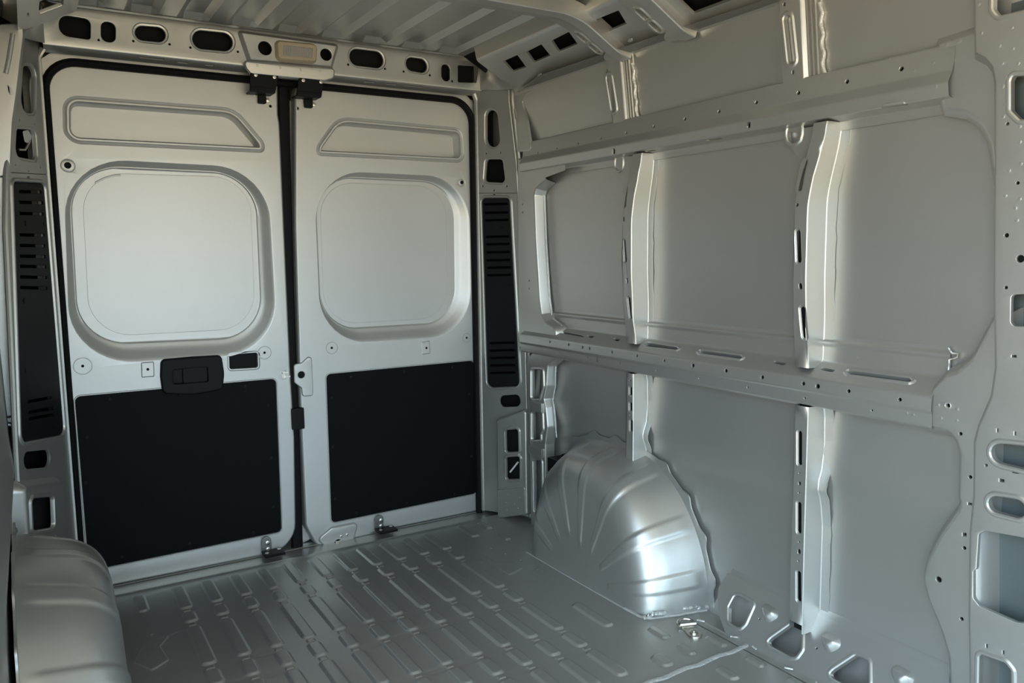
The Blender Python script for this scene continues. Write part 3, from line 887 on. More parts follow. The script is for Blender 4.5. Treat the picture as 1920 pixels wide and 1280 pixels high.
# upper rail
s = Sheet()
rail(s, [(0.929, 1.456), (0.927, 1.479), (0.874, 1.485), (0.868, 1.515), (0.885, 1.543), (0.893, 1.602), (0.917, 1.606)], Y_R, Y_F, {
    2: [SL((1151, 281), (1151, 288), 7), SL((1404, 228), (1404, 237), 8), BO_(1755, 162)],
    1: [SL((1035, 319), (1048, 317), 3), SL((1213, 284), (1226, 282), 3), SL((1328, 263), (1350, 260), 3), SL((1660, 201), (1696, 196), 4)],
    4: [D(x, y, r_) for x, y, r_ in [(1008, 287, 2.6), (1044, 279, 2.6), (1084, 269, 2.8), (1127, 259, 3), (1174, 249, 3.2), (1226, 237, 3.4), (1284, 223, 3.7), (1348, 209, 4), (1418, 192, 4.2), (1497, 174, 4.6), (1588, 153, 5), (1690, 129, 5.4)]] + [BO_(x, y) for x, y in [(1455, 163), (1495, 154), (1545, 145), (1589, 132), (1611, 126), (1668, 111), (1733, 97), (1714, 132), (1750, 118)]],
}, r=0.004)
ur = s.build('wall_rail', SILVER, label='upper silver wall rail with a row of holes, above the window-sized panels', cat='rail')
# belt rail with its slotted shelf
s = Sheet()
rail(s, [(0.936, 0.722), (0.930, 0.734), (0.869, 0.741), (0.867, 0.776), (0.862, 0.782), (0.864, 0.816), (0.933, 0.853), (0.934, 0.896), (0.929, 0.902), (0.929, 0.909), (0.937, 0.914), (0.938, 0.925)], Y_R, Y_F, {
    4: [D(x, y, 3.4) for x, y in [(1031, 640), (1066, 646), (1092, 651), (1105, 653), (1147, 660), (1194, 667), (1245, 676)]] + [D(x, y, 4.6) for x, y in [(1299, 685), (1361, 695), (1429, 707), (1506, 719), (1591, 733), (1687, 749)]] + [D(1533, 724, 5.2, 10)],
    2: [D(x, y, 2.2) for x, y in [(1050, 661), (1101, 670), (1162, 681), (1231, 694), (1311, 709)]] + [D(x, y, 2.8) for x, y in [(1402, 726), (1509, 746), (1635, 769)]] + [SL((1120, 669), (1120, 677), 3.6), BO_(1700, 774), BO_(1712, 777)],
    5: [QH(q, 0.012, LIP if k in (3, 4, 7) else HOLE) for k, q in enumerate([
        [(1046, 618), (1092, 628), (1098, 633), (1050, 624)], [(1102, 627), (1116, 629), (1110, 634), (1098, 631)], [(1152, 632), (1165, 635), (1159, 640), (1147, 637)],
        [(1206, 641), (1270, 651), (1274, 657), (1212, 650)], [(1308, 656), (1390, 667), (1394, 674), (1314, 663)], [(1452, 675), (1476, 679), (1470, 685), (1447, 680)],
        [(1540, 687), (1568, 692), (1562, 698), (1536, 693)], [(1582, 693), (1706, 709), (1713, 718), (1594, 703)]])],
    6: [BO_(x, y, .006) for x, y in [(1216, 614), (1284, 632), (1383, 638), (1486, 650), (1608, 671)]],
})
br = s.build('wall_rail', SILVER, label='belt-height silver wall rail with a slotted shelf and bolt holes', cat='rail')

def shade_sheet(pts, par):  # dark sheet added inside a rail so its holes read as shaded
    s = Sheet(); a = [s.bm.verts.new((x, Y_R - .002, z)) for x, z in pts]; b = [s.bm.verts.new((x, Y_F + .04, z)) for x, z in pts]
    for i in range(len(pts) - 1): s.face([a[i], b[i], b[i + 1], a[i + 1]])
    s.build('cavity_shade', HOLE_SHADE, par, smooth=0)
shade_sheet([(0.882, 1.492), (0.884, 1.515), (0.898, 1.545), (0.904, 1.597)], ur)
shade_sheet([(0.884, 0.748), (0.880, 0.805), (0.928, 0.834)], br)

# vertical posts: hat sections swept up the wall
def interp(tab, z):
    if z <= tab[0][0]: return tab[0][1]
    for (za, xa), (zb, xb) in zip(tab, tab[1:]):
        if z <= zb:
            f = (z - za) / (zb - za); f = f * f * (3 - 2 * f)
            return xa + (xb - xa) * f
    return tab[-1][1]
def post(label, yr, yf, z0, z1, face, base, foot, feats, cuts, flange=0.022, cat='post', wavy=0.0, lean=0.0):
    """yr, yf: rear and front edge of the inner face; face/base: x against z of the inner face and of the feet on the skin"""
    s = Sheet()
    XF = face[len(face) // 2][1]
    Q = WR(XF)
    s.sheet(Q, [(-yr, z0), (-yf, z0), (-yf, z1), (-yr, z1)], [f(Q) for f in feats])
    for z in cuts: s.cuts(2, [z])
    s.warp(lambda c: Vector((c.x + interp(face, c.z) - XF, c.y, c.z)))
    zs = sorted({z0, z1, *cuts, *[z0 + (z1 - z0) * k / 24 for k in range(25)]})
    def col(fn): return [s.bm.verts.new(fn(z)) for z in zs]
    fw = lambda z: flange + wavy * (0.004 * math.sin(z * 71) + 0.003 * math.sin(z * 133 + 1))
    for sg, ye in ((-1, yf), (1, yr)):
        c = [col(lambda z: (interp(face, z), ye, z)), col(lambda z: (interp(face, z) + 0.0015, ye + sg * 0.002, z)),
             col(lambda z: (interp(face, z) + 0.004, ye + sg * 0.0032, z)),
             col(lambda z: (interp(base, z) - 0.005, ye + sg * 0.006, z)), col(lambda z: (interp(base, z) - 0.0015, ye + sg * 0.008, z)),
             col(lambda z: (interp(base, z), ye + sg * 0.011, z)), col(lambda z: (interp(base, z) + 0.0005, ye + sg * (0.011 + fw(z)), z)),
             col(lambda z: (interp(base, z) + 0.003, ye + sg * (0.0115 + fw(z)), z))]
        for a, b in zip(c, c[1:]):
            for i in range(len(zs) - 1):
                q = [a[i], b[i], b[i + 1], a[i + 1]]
                s.face(q if sg < 0 else q[::-1])
    def shear(sh): sh.warp(lambda c: Vector((c.x, c.y - lean * interp([(1.26, 0.0), (1.48, 1.0)], c.z), c.z)))
    shear(s)
    o = s.build('wall_post', SILVER, label=label, cat=cat)
    s = Sheet()
    a = [s.bm.verts.new((interp(face, z) + 0.018, yr - .001, z)) for z in zs]; b = [s.bm.verts.new((interp(face, z) + 0.018, yf + .001, z)) for z in zs]
    for i in range(len(zs) - 1): s.face([a[i], b[i], b[i + 1], a[i + 1]])
    shear(s); s.build('cavity_shade', HOLE_SHADE, o)  # added dark strip that paints the shade inside the post slots
    return o
W_FACE = [(0.84, 0.882), (0.95, 0.868), (1.10, 0.861), (1.24, 0.861), (1.33, 0.866), (1.40, 0.872), (1.47, 0.880), (1.49, 0.884)]
W_BASE = [(0.84, 0.934), (0.95, 0.936), (1.10, 0.931), (1.30, 0.931), (1.49, 0.932)]
cz = [0.90, 0.95, 1.0, 1.1, 1.2, 1.24, 1.28, 1.31, 1.34, 1.365, 1.39, 1.41, 1.43, 1.45, 1.47]
def caps(a, b, w, prof=RIM): return lambda Q: slot(Q, a, b, w, prof)
VS = [(-0.005, 0), (-0.0035, 0.0015), (-0.001, 0.002), (0.0, 0.003), (0.0004, 0.006)]
def vslot(x0, y0, x1, y1, wpx, prof=VS):
    """upright slot with rounded ends; wpx is its width across the post in pixels"""
    def f(Q):
        A, B = Q.uv(x0, y0), Q.uv(x1, y1); w = abs(Q.uv(x0 + wpx, y0)[0] - A[0])
        return (capsule(A, B, w), prof, False)
    return f
post('curved silver wall post between the belt and upper rails, nearer the rear doors', -0.938, -0.982, 0.838, 1.478, W_FACE, W_BASE, 0,
     [vslot(1167, 352, 1169.5, 385, 4), vslot(1171, 409, 1171.5, 413, 3.4, SMALL), vslot(1172, 452, 1174.5, 488, 4), vslot(1177, 523, 1177.5, 529, 3.4, SMALL), vslot(1178.5, 560, 1181, 595, 4)], cz, 0.018, wavy=.3, lean=0.028)
post('curved silver wall post between the belt and upper rails, farther from the rear doors', -1.652, -1.690, 0.838, 1.478, W_FACE, W_BASE, 0,
     [vslot(1494, 306, 1496, 354, 7), vslot(1496, 384, 1496, 384.5, 6, SMALL), vslot(1498, 436, 1500, 488, 8), vslot(1502, 534, 1502.5, 539, 7, SMALL), vslot(1504, 580, 1507, 630, 9)], cz, 0.024, wavy=.3, lean=0.036)
# bell-mouthed heads of the two posts, spreading under the upper rail
for (yr, yf, hx, hy, r, lb) in [(-0.905, -0.960, 1162, 308, .022, 'nearer'), (-1.575, -1.668, 1490, 252, .026, 'farther')]:
    s = Sheet(); Q = WR(0.914)
    l = rloop([(-yr + .0, 1.474), (-yr, 1.452), (-yr + (yr - yf) * .45, 1.40), (-yr + (yr - yf) * .62, 1.30), (-yf + .012, 1.30), (-yf + .012, 1.474)], [0, .02, .05, .02, 0, 0], 5)
    c = Q.uv(hx, hy)
    s.slab(Q, l, 0.003, 0.002, feats=[(capsule((c[0], c[1] + .012), (c[0], c[1] - .002), r * 1.7, 5), LIP, False)])
    s.warp(lambda c_: Vector((c_.x + interp([(1.28, 0.006), (1.47, 0.0)], c_.z), c_.y, c_.z)))
    s.build('post_head', SILVER, label='flared silver post head under the upper rail, on the post %s the rear doors' % ('nearer' if lb == 'nearer' else 'farther from'), cat='post head')
L_FACE = [(0.05, 0.872), (0.4, 0.870), (0.75, 0.870)]
L_BASE = [(0.05, 0.938), (0.40, 0.936), (0.46, 0.928), (0.515, 0.912), (0.57, 0.928), (0.62, 0.934), (0.70, 0.932), (0.75, 0.924)]
cz = [0.1, 0.2, 0.3, 0.4, 0.5, 0.6, 0.7]
post('short silver wall post below the belt rail, behind the wheel arch top', -0.948, -0.984, 0.36, 0.736, L_FACE, L_BASE, 0,
     [vslot(1181, 713, 1181, 713.5, 3, SMALL), vslot(1182, 728, 1182, 738, 4), vslot(1182, 757, 1182, 768, 4), vslot(1183, 790, 1183, 806, 4), vslot(1182, 778, 1182, 778.4, 2.4, SMALL)], cz, 0.018, wavy=.3)
post('tall silver wall post below the belt rail, standing on the holed sill', -1.662, -1.703, 0.125, 0.736, L_FACE, L_BASE, 0,
     [vslot(1499, 812, 1499, 868, 7), vslot(1499, 886.5, 1499, 887.2, 3.5, SMALL), vslot(1499, 905, 1499, 907, 5.5, SMALL), vslot(1498, 923, 1498, 923.8, 3.5, SMALL), vslot(1498, 945, 1498, 996, 7),
      vslot(1498, 1015, 1498, 1015.8, 3.5, SMALL), vslot(1498, 1032, 1498, 1036, 6, SMALL), vslot(1497, 1051, 1497, 1051.8, 3.5, SMALL), vslot(1497, 1075, 1497, 1124, 7)], cz, 0.022, wavy=.3)
# straps of the upper band
def strap(label, yr, yf, hl, dots_, Qx=0.886):
    s = Sheet(); Q = Plane((0.906, 0, 1.60), (0, -1, 0), (-0.026, 0, 0.22))
    z0, z1 = -0.01, 0.228
    lift = [(-0.003, 0.001), (-0.006, 0.004), (-0.012, 0.009)]
    s.sheet(Q, [(-yr, z0), (-yf, z0), (-yf, z1), (-yr, z1)], [f(Q) for f in hl], lift, -0.014)
    # pressed ridges on the front flange
    for k in range(3):
        y = yf - 0.016 - 0.013 * k
        s.tube([Q.pt(-y, z0, -0.004), Q.pt(-y, z1 - .03, -0.004)], (0.0035, 0.0048), 6, flat=(0, 1, 0))
    s.tube([Q.pt(-yr - 0.010, z0, -0.004), Q.pt(-yr - 0.010, z1 - .04, -0.004)], (0.0035, 0.005), 6, flat=(0, 1, 0))
    s.sheet(Q, [(-yr - 0.03, z0), (-yf + 0.055, z0), (-yf + 0.055, z1 - .02), (-yr - 0.03, z1 - .02)], (), [(-0.001, 0.001), (-0.002, 0.004)], 0.0)
    o = s.build('wall_strap', SILVER, label=label, cat='post')
    s = Sheet()
    pts = [Q.pt(-yf + 0.056 + .004 * math.sin(i * 1.7), z0 + (z1 - .04) * i / 14, -0.001) for i in range(15)]
    s.tube(pts, (0.004, 0.006), 6, flat=(0, 1, 0)); s.build('sealant_bead', SEALANT, o)
strap('slotted silver strap on the upper wall band, below the roof bow nearest the rear doors', -0.848, -0.905, [vslot(1148, 146, 1157, 203, 9, LIP), vslot(1144, 124, 1144.4, 127, 4, SMALL)], ())
strap('slotted silver strap on the upper wall band, farther from the rear doors', -1.580, -1.640, [vslot(1483, 36, 1491, 112, 14, LIP), vslot(1477, 8, 1477, 8.6, 6, SMALL), vslot(1493, 134, 1493, 137, 5, SMALL)], ())

# frame at the rear end of the wall: three stacked pieces beside the pillar
FR = WR(0.886)
s = Sheet()
# upper column beside the high panel
s.sheet(FR, rloop(FR.uvs([(950, 168), (986, 160), (1030, 152), (1000, 168), (985, 178), (978, 190), (980, 205), (986, 225), (995, 282), (968, 284), (962, 240), (955, 200)]), 0.012, 3),
        [(capsule(FR.uv(963, 240), FR.uv(966, 262), 0.032, 5), HOLE, False)], [(-0.002, 0.001), (-0.004, 0.012)])
for (a, b) in (((951, 185), (958, 222)), ((966, 205), (969, 222))):
    s.tube([FR.px(*a, -.001), FR.px(*b, -.001)], 0.005, 6)
s.build('wall_frame', SILVER, label='narrow slotted silver frame beside the rear pillar, on the upper wall band', cat='frame')
s = Sheet()
win = rloop(FR.uvs([(1004, 346), (1010, 334), (1040, 322), (970, 322), (972, 640), (1045, 640), (1040, 610), (1018, 606), (1013, 595)]), 0.004, 2)
# window frame: outer C shape, then a fold back to the skin
Cpx = [(971, 300), (1060, 300), (1060, 319), (1022, 333), (1004, 350), (1000, 365), (1003, 450), (1010, 560), (1014, 590), (1021, 606), (1040, 618), (1040, 634), (974, 648)]
s.sheet(FR, rloop(FR.uvs(Cpx), [0, 0, 0, .02, .03, .02, 0, 0, .02, .03, .02, 0, 0], 4), [dot(FR, 980, 383, 2, 8), dot(FR, 980, 398, 2, 8), dot(FR, 992, 526, 2, 8), dot(FR, 992, 541, 2, 8)], {'prof': [(-0.003, 0.001), (-0.008, 0.006), (-0.02, 0.046)], 'keep': lambda u, v: u < FR.uv(1040, 620)[0]})
wf = s.build('wall_frame', SILVER, label='curved silver frame at the rear edge of the window-sized wall panels', cat='frame')
s = Sheet()
s.tube([FR.px(1006, 350, .03), FR.px(1004, 365, .04), FR.px(1008, 450, .04), FR.px(1014, 560, .04), FR.px(1020, 596, .04), FR.px(1040, 612, .035)], (0.005, 0.004), 6); s.build('sealant_bead', SEALANT, wf)
s = Sheet()
Lpx = [(990, 672), (1000, 662), (1042, 664), (1040, 670), (1026, 682), (1024, 700), (1023, 722), (1018, 748), (1022, 765), (1025, 800), (1021, 832), (1021, 1010), (997, 1010), (994, 840)]
s.sheet(FR, rloop(FR.uvs(Lpx), [0, .02, 0, 0, .03, 0, .02, .02, .02, .02, .02, 0, 0, 0], 4), [
    (rloop(FR.uvs([(997, 692), (1018, 692), (1019, 722), (1012, 747), (997, 749)]), 0.012, 4), VRIM, False),
    (rloop(FR.uvs([(998, 772), (1017, 772), (1018, 803), (1014, 812), (1014, 824), (998, 826)]), 0.010, 4), VRIM, False),
    (rloop(FR.uvs([(1001, 862), (1016, 862), (1017, 960), (1003, 962)]), 0.010, 4), VRIM, False),
], [(-0.003, 0.001), (-0.006, 0.005), (-0.014, 0.04)])
for y in (757, 840):
    a, b = FR.px(996, y), FR.px(1020, y)
    s.box((0.872, b.y, a.z - 0.022), (0.892, a.y, a.z + 0.018), 0.006)
lf = s.build('wall_frame', SILVER, label='ladder-like silver frame with three openings below the belt rail by the rear pillar', cat='frame')
s = Sheet()
s.tube([FR.px(x, y, .03) for x, y in [(1030, 688), (1030, 724), (1025, 750), (1029, 783), (1032, 822)]], (0.004, 0.003), 6)
s.build('edge_bead', SEALANT, lf)
s = Sheet(); s.slab(FR, rloop(FR.uvs([(1003, 690), (1016, 690), (1015, 726), (1004, 745), (1000, 740)]), .008, 3), 0.002, 0.001, d0=0.032); s.build('inner_web', STEEL, lf)
s = Sheet(); s.slab(FR, rloop(FR.uvs([(1007, 770), (1017, 770), (1016, 812), (1008, 806)]), .008, 3), 0.002, 0.001, d0=0.03); s.build('inner_web', STEEL, lf)
s = Sheet()
c = FR.px(1046, 872)
s.box((0.86, c.y - .06, c.z - .03), (0.93, c.y + .04, c.z + 0.03), 0.008)
s.box((0.88, c.y - .07, c.z + .01), (0.92, c.y - .03, c.z + 0.055), 0.006)
s.build('bump_stop', BLACK, label='black plastic block tucked behind the rear of the right wheel arch', cat='bracket')

# sill: holed box section along the foot of the wall
SI = Plane((0.848, 0, 0.004), (0, -1, 0), (0.084, 0, 0.142))
s = Sheet()
L = math.hypot(0.084, 0.142)
pitch = 0.262
hA = rloop(SI.uvs([(1378, 1115), (1390, 1117), (1413, 1131), (1409, 1141), (1397, 1168), (1388, 1177), (1378, 1174), (1366, 1165), (1366, 1138)]), 0.014, 4)
hBq = SI.uvs([(1484, 1169), (1504, 1178), (1503, 1217), (1493, 1231), (1482, 1231), (1444, 1211), (1439, 1203), (1447, 1195)])
hB = rloop(hBq, 0.012, 4)
feats = [(hA, LIP, False), (hB, LIP, False)]
fr = [p[0] for p in hB]
for k in (1, 2, 3): feats.append((rloop([(u + 0.207 * k, v) for u, v in hBq], 0.012, 4), LIP, False))
def lump(c, w, h, t=-0.016):
    l = rloop([(c[0] - w, c[1] + h), (c[0] + w, c[1] + h * .8), (c[0] + w * .1, c[1] - h)], 0.02, 4)
    return (l, [(0, 0), (0.004, t * .35), (0.010, t * .8), (0.016, t)], True)
cB = SI.uv(1440, 1152)
for k in range(4): feats.append(lump((cB[0] + 0.207 * k, cB[1]), 0.052, 0.030))
feats.append(dot(SI, 1424, 1160, 2.6)); feats.append(dot(SI, 1531, 1215, 3))
s.sheet(SI, rloop([SI.uv(1362, 1080), SI.uv(1346, 1102), SI.uv(1347, 1150), (SI.uv(1358, 1190)[0], 0), (2.75, 0), (2.75, L), (SI.uv(1362, 1076)[0], L)], [0, .03, .03, .02, 0, 0, 0], 4), feats)
# top flange up the skin and foot fillet on the floor
rail(s, [(0.932, 0.146), (0.938, 0.160), (0.948, 0.172)], -1.385, -2.75)
rail(s, [(0.822, 0.002), (0.842, 0.001), (0.848, 0.004)], -1.335, -2.75, r=0.003)
sill = s.build('sill_rail', SILVER, label='holed silver sill section along the floor edge under the right wall', cat='rail')
s = Sheet(); s.face([s.bm.verts.new(SI.pt(u, w, 0.075)) for u, w in ((1.38, -.02), (2.75, -.02), (2.75, L), (1.38, L))]); s.build('cavity_shade', HOLE_SHADE_GREY, sill, smooth=0)  # grey sheet added behind the sill holes, shade as colour
for k in range(4):
    s = Sheet(); s.slab(SI, rloop([(SI.uv(1448, 1190)[0] + .207 * k, .006), (SI.uv(1468, 1190)[0] + .207 * k, .006), (SI.uv(1468, 1190)[0] + .207 * k, .05), (SI.uv(1448, 1190)[0] + .207 * k, .05)], .012, 4), 0.001, 0.0005, d0=0.072); s.build('inner_opening_shade', HOLE_SHADE, sill)  # dark plates painting the shade of a second hole behind each opening
s = Sheet()
for i in range(9):
    y = -1.36 - 0.11 * i + random.uniform(-.02, .02)
    p = [Vector((0.835 + random.uniform(-.01, .015), y + 0.02 * k - .01, 0.006 + 0.004 * random.random())) for k in range(2)]
    s.tube(p, (0.003, 0.002), 5)
s.build('sealant_dabs', SEALANT, sill, kind='stuff')
s = Sheet(); s.box((0.99, -2.7, 0.0), (1.0, -1.3, 0.10)); s.build('outer_sill', SILVER, sill, smooth=0)

# front pillar (nearest the camera): broad perforated sheet
CP = WR(0.860)
s = Sheet()
outer = CP.uvs([(1829, -60), (1832, 95), (1850, 104), (1864, 122), (1869, 150), (1870, 300), (1868, 560), (1870, 690), (1862, 745), (1838, 800), (1830, 830), (1829, 930), (1822, 1000), (1820, 1160), (1822, 1300), (1822, 1420)]) + CP.uvs([(2120, 1600), (2120, -200)])
holes = [
    (rloop(CP.uvs([(1863, -30), (1940, -30), (1940, 14), (1872, 31), (1862, 18)]), .015, 5), LIP, False),
    (rloop(CP.uvs([(1899, 141), (1930, 141), (1935, 225), (1912, 225), (1895, 208), (1895, 152)]), .012, 4), LIP, False),
    (rloop(CP.uvs([(1894, 551), (1935, 549), (1936, 614), (1900, 613), (1893, 605)]), .010, 4), HOLE, False),
    hole(CP, [(1895, 664), (1907, 664), (1907, 672), (1895, 671)], .001), hole(CP, [(1867, 802), (1873, 802), (1873, 812), (1867, 811)], .001), hole(CP, [(1900, 807), (1906, 808), (1906, 818), (1900, 817)], .001),
    (rloop(CP.uvs([(1858, 828), (1950, 838), (1950, 888), (1858, 866)]), 0.5, 8), LIP, False),
    hole(CP, [(1898, 879), (1910, 881), (1910, 889), (1898, 887)], .001), hole(CP, [(1872, 895), (1884, 898), (1884, 906), (1872, 904)], .001),
    (rloop(CP.uvs([(1853, 926), (1925, 938), (1925, 976), (1853, 958)]), 0.5, 8), LIP, False),
    (rloop(CP.uvs([(1833, 1000), (1846, 993), (1950, 1012), (1950, 1172), (1905, 1168), (1836, 1138), (1823, 1122), (1823, 1068), (1829, 1066)]), .012, 4), HOLE, False),
    (rloop(CP.uvs([(1836, 1224), (1886, 1242), (1897, 1256), (1898, 1330), (1834, 1330)]), .010, 4), LIP, False),
    hole(CP, [(1847, 1205), (1853, 1207), (1853, 1216), (1847, 1215)], .001), hole(CP, [(1878, 1217), (1884, 1219), (1884, 1229), (1878, 1227)], .001),
] + [dot(CP, x, y, r, 10) for x, y, r in [(1889, 232, 4), (1908, 343, 4), (1887, 441, 5), (1913, 485, 8), (1886, 539, 4), (1849, 872, 3.5)]]
holes += [boss(CP, x, y, .0048) for x, y in [(1835, 8), (1840, 62), (1897, 52), (1874, 86), (1899, 91), (1879, 119), (1909, 119), (1886, 146), (1880, 162), (1884, 197), (1881, 219), (1912, 237), (1912, 266), (1914, 307), (1892, 320), (1885, 367), (1912, 373), (1904, 390), (1907, 413)]]
s.sheet(CP, outer, holes, [(-0.002, 0.0008), (-0.006, 0.004), (-0.012, 0.014), (-0.020, 0.03)])
s.build('front_pillar', SILVER, label='broad perforated silver pillar at the front end of the right wall', cat='pillar', kind='thing')
s = Sheet(); s.face([s.bm.verts.new(p) for p in ((0.922, -2.085, 0.05), (0.922, -3.0, 0.0), (0.905, -3.0, 1.80), (0.905, -2.15, 1.80), (0.918, -2.15, 0.60), (0.920, -2.085, 0.45))])
fp = bpy.data.objects['front_pillar']
s.build('cavity_shade', HOLE_SHADE_GREY, fp, smooth=0)  # grey sheet added behind the front pillar to darken its openings
# gussets that join the rails to the front pillar
GU = WR(0.892)
s = Sheet()
s.sheet(GU, rloop(GU.uvs([(1757, 118), (1763, 84), (1832, 62), (1846, 62), (1850, 108), (1876, 150), (1877, 330), (1872, 330), (1862, 262), (1842, 224), (1812, 204), (1775, 198), (1768, 178)]), [0, 0, 0, 0, 0, 0, 0, 0, .06, .05, .03, 0, 0], 5), [boss(GU, x, y, .006) for x, y in [(1775, 84), (1799, 77), (1770, 117), (1788, 112)]],
        [(-0.003, 0.001), (-0.012, 0.008), (-0.022, 0.022)])
s.build('corner_gusset', SILVER, label='curved silver corner piece joining the upper rail to the front pillar', cat='bracket')
s = Sheet()
GL = WR(0.872)
s.sheet(GL, rloop(GL.uvs([(1744, 797), (1744, 756), (1752, 736), (1778, 708), (1797, 703), (1828, 676), (1868, 600), (1876, 600), (1876, 700), (1850, 790), (1838, 830), (1836, 930), (1829, 1000), (1827, 1420), (1787, 1420), (1787, 1290), (1783, 1228), (1768, 1180), (1744, 1122), (1735, 1085), (1744, 1052), (1768, 1006), (1800, 962), (1806, 945), (1802, 930), (1804, 855), (1797, 822), (1778, 803)]), [0, 0, .01, .02, .02, .04, .02, 0, 0, 0, 0, 0, 0, 0, 0, .05, .05, .05, .06, .06, .06, .05, .02, .02, .03, .05, .05, .03], 4),
        [dot(GL, 1801, 813, 4, 10), dot(GL, 1819, 894, 4, 10), dot(GL, 1808, 1027, 4, 10), dot(GL, 1760, 1086, 6, 12), dot(GL, 1803, 1160, 4, 10),
         (circle(GL.uv(1777, 760), .009, 12), [(0, 0), (.002, -.001), (.004, .001), (.005, .006)], False),
         hole(GL, [(1813, 940), (1823, 942), (1823, 949), (1813, 947)], .001), hole(GL, [(1803, 997), (1813, 998), (1813, 1007), (1803, 1006)], .001)] + [boss(GL, x, y, .005) for x, y in [(1759, 759), (1795, 767), (1764, 783), (1794, 788)]],
        [(-0.003, 0.001), (-0.010, 0.008), (-0.022, 0.030), (-0.03, 0.06)])
s.build('corner_gusset', SILVER, label='tall wavy-edged silver gusset joining the belt rail to the front pillar', cat='bracket')

s = Sheet()
SK = WR(0.930)
s.tube([SK.px(x, y, -.002) for x, y in ((1779, 652), (1786, 662), (1797, 663), (1795, 670), (1781, 674), (1780, 700))], (0.003, 0.002), 6)
s.tube([SK.px(x, y, -.002) for x, y in ((1781, 705), (1800, 700), (1815, 690))], (0.0025, 0.002), 6)
s.build('sealant_bead', SEALANT, bpy.data.objects['corner_gusset.001'])

# ================================================================== cant rail below the roof, with roof bows
CR = Plane((0.858, 0, 1.820), (0, -1, 0), (-0.158, 0, 0.085))
Lc = math.hypot(0.158, 0.085)
def cq(a): return (rloop(CR.uvs([(640 + x / 3, y / 3) for x, y in a]), 0.004, 3), HOLE, False)
c2 = lambda a: (rloop(CR.uvs([(1040 + x / 7.385, y / 7.385) for x, y in a]), 0.004, 3), HOLE, False)
s = Sheet()
feats = [cq([(908, 345), (990, 308), (1042, 380), (962, 408)]), cq([(1037, 292), (1125, 248), (1178, 315), (1083, 357)]), cq([(1177, 230), (1280, 178), (1332, 250), (1222, 297)]),
         c2([(565, 270), (885, 140), (1003, 335), (695, 470)]), (rloop([(1.30, .035), (1.50, .035), (1.50, .125), (1.30, .125)], .004, 3), HOLE, False), (rloop([(1.62, .035), (1.80, .035), (1.80, .125), (1.62, .125)], .004, 3), HOLE, False)]
s.sheet(CR, [(0.24, 0), (3.0, 0), (3.0, Lc), (0.24, Lc)], feats)
# rounded lower lip folding back to the wall skin
rail(s, [(0.888, 1.796), (0.886, 1.806), (0.866, 1.808), (0.858, 1.820)], -0.24, -3.0, {1: [SL((1010, 143), (1014, 141), 2), SL((1180, 78), (1184, 76), 3)]}, r=0.004)
rail(s, [(0.700, 1.905), (0.690, 1.915), (0.680, 1.965)], -0.24, -3.0, r=0.004)
cant = s.build('cant_rail', SILVER, label='sloping silver rail with square openings along the roof edge above the right wall', cat='rail')

s = Sheet()
for d in (0.05,):
    v = [s.bm.verts.new(CR.pt(u, w, d)) for u, w in ((0.1, -0.05), (3.2, -0.05), (3.2, Lc + .08), (0.1, Lc + .08))]
    s.face(v)
s.build('cavity_shade', HOLE_SHADE, cant, smooth=0)  # added dark sheet, shade above the square openings put into colour

def bow(label, yf, yr, holes):
    """roof bow: hat section following the roof and bending down over the cant rail; yf front face, yr rear foot"""
    path = [(-0.90, 1.79), (-0.69, 1.878), (-0.62, 1.896), (0.62, 1.896), (0.69, 1.878), (0.828, 1.800), (0.874, 1.788)]
    s = Sheet()
    prof = [(yr, 0.06), (yr - 0.003, 0.017), (yf + 0.052, 0.004), (yf + 0.047, 0.0), (yf + 0.003, 0.0), (yf, 0.003), (yf - 0.004, 0.05)]
    pts = arc_profile(path, 0.03, 4); pts = [p for p, _ in pts]
    def nrm(i):
        a = Vector(pts[max(0, i - 1)]); b = Vector(pts[min(len(pts) - 1, i + 1)])
        t = (b - a).normalized(); return Vector((-t.y, t.x))
    rows = []
    for i, p in enumerate(pts):
        n_ = nrm(i)
        rows.append([s.bm.verts.new((p[0] + n_.x * h, y, p[1] + n_.y * h)) for y, h in prof])
    ia = next(i for i, p in enumerate(pts) if p[0] > 0.70)
    for i, (a, b) in enumerate(zip(rows, rows[1:])):
        for k in range(len(prof) - 1):
            if k == 1 and holes and 0.69 < pts[i][0] < 0.80 and abs(pts[i + 1][0] - pts[i][0]) > 0.04:
                q = [v.co.copy() for v in (a[1], a[2], b[2], b[1])]
                Q = Plane(q[0], q[3] - q[0], q[1] - q[0])
                if Q.n.z > 0: Q = Plane(q[3], q[0] - q[3], q[2] - q[3])
                cs = [Q.of(c) for c in q]
                mid = lambda f: tuple(Vector(Q.of(q[0] + (q[3] - q[0]) * f + (q[1] - q[0]) * 0.5)))
                s.sheet(Q, cs, [(capsule(mid(f0), mid(f1), w_), LIP, False) for f0, f1, w_ in holes])
            else: s.face([a[k], a[k + 1], b[k + 1], b[k]])
    return s.build('roof_bow', SILVER, label=label, cat='beam', group='roof bows')
bow('silver roof bow nearest the rear doors, bending down onto the slotted strap', -0.962, -0.835, [(0.12, 0.36, 0.030), (0.64, 0.88, 0.030)])
bow('silver roof bow second from the rear doors, at the top edge of the picture', -1.262, -1.135, [(0.12, 0.36, 0.030), (0.64, 0.88, 0.030)])

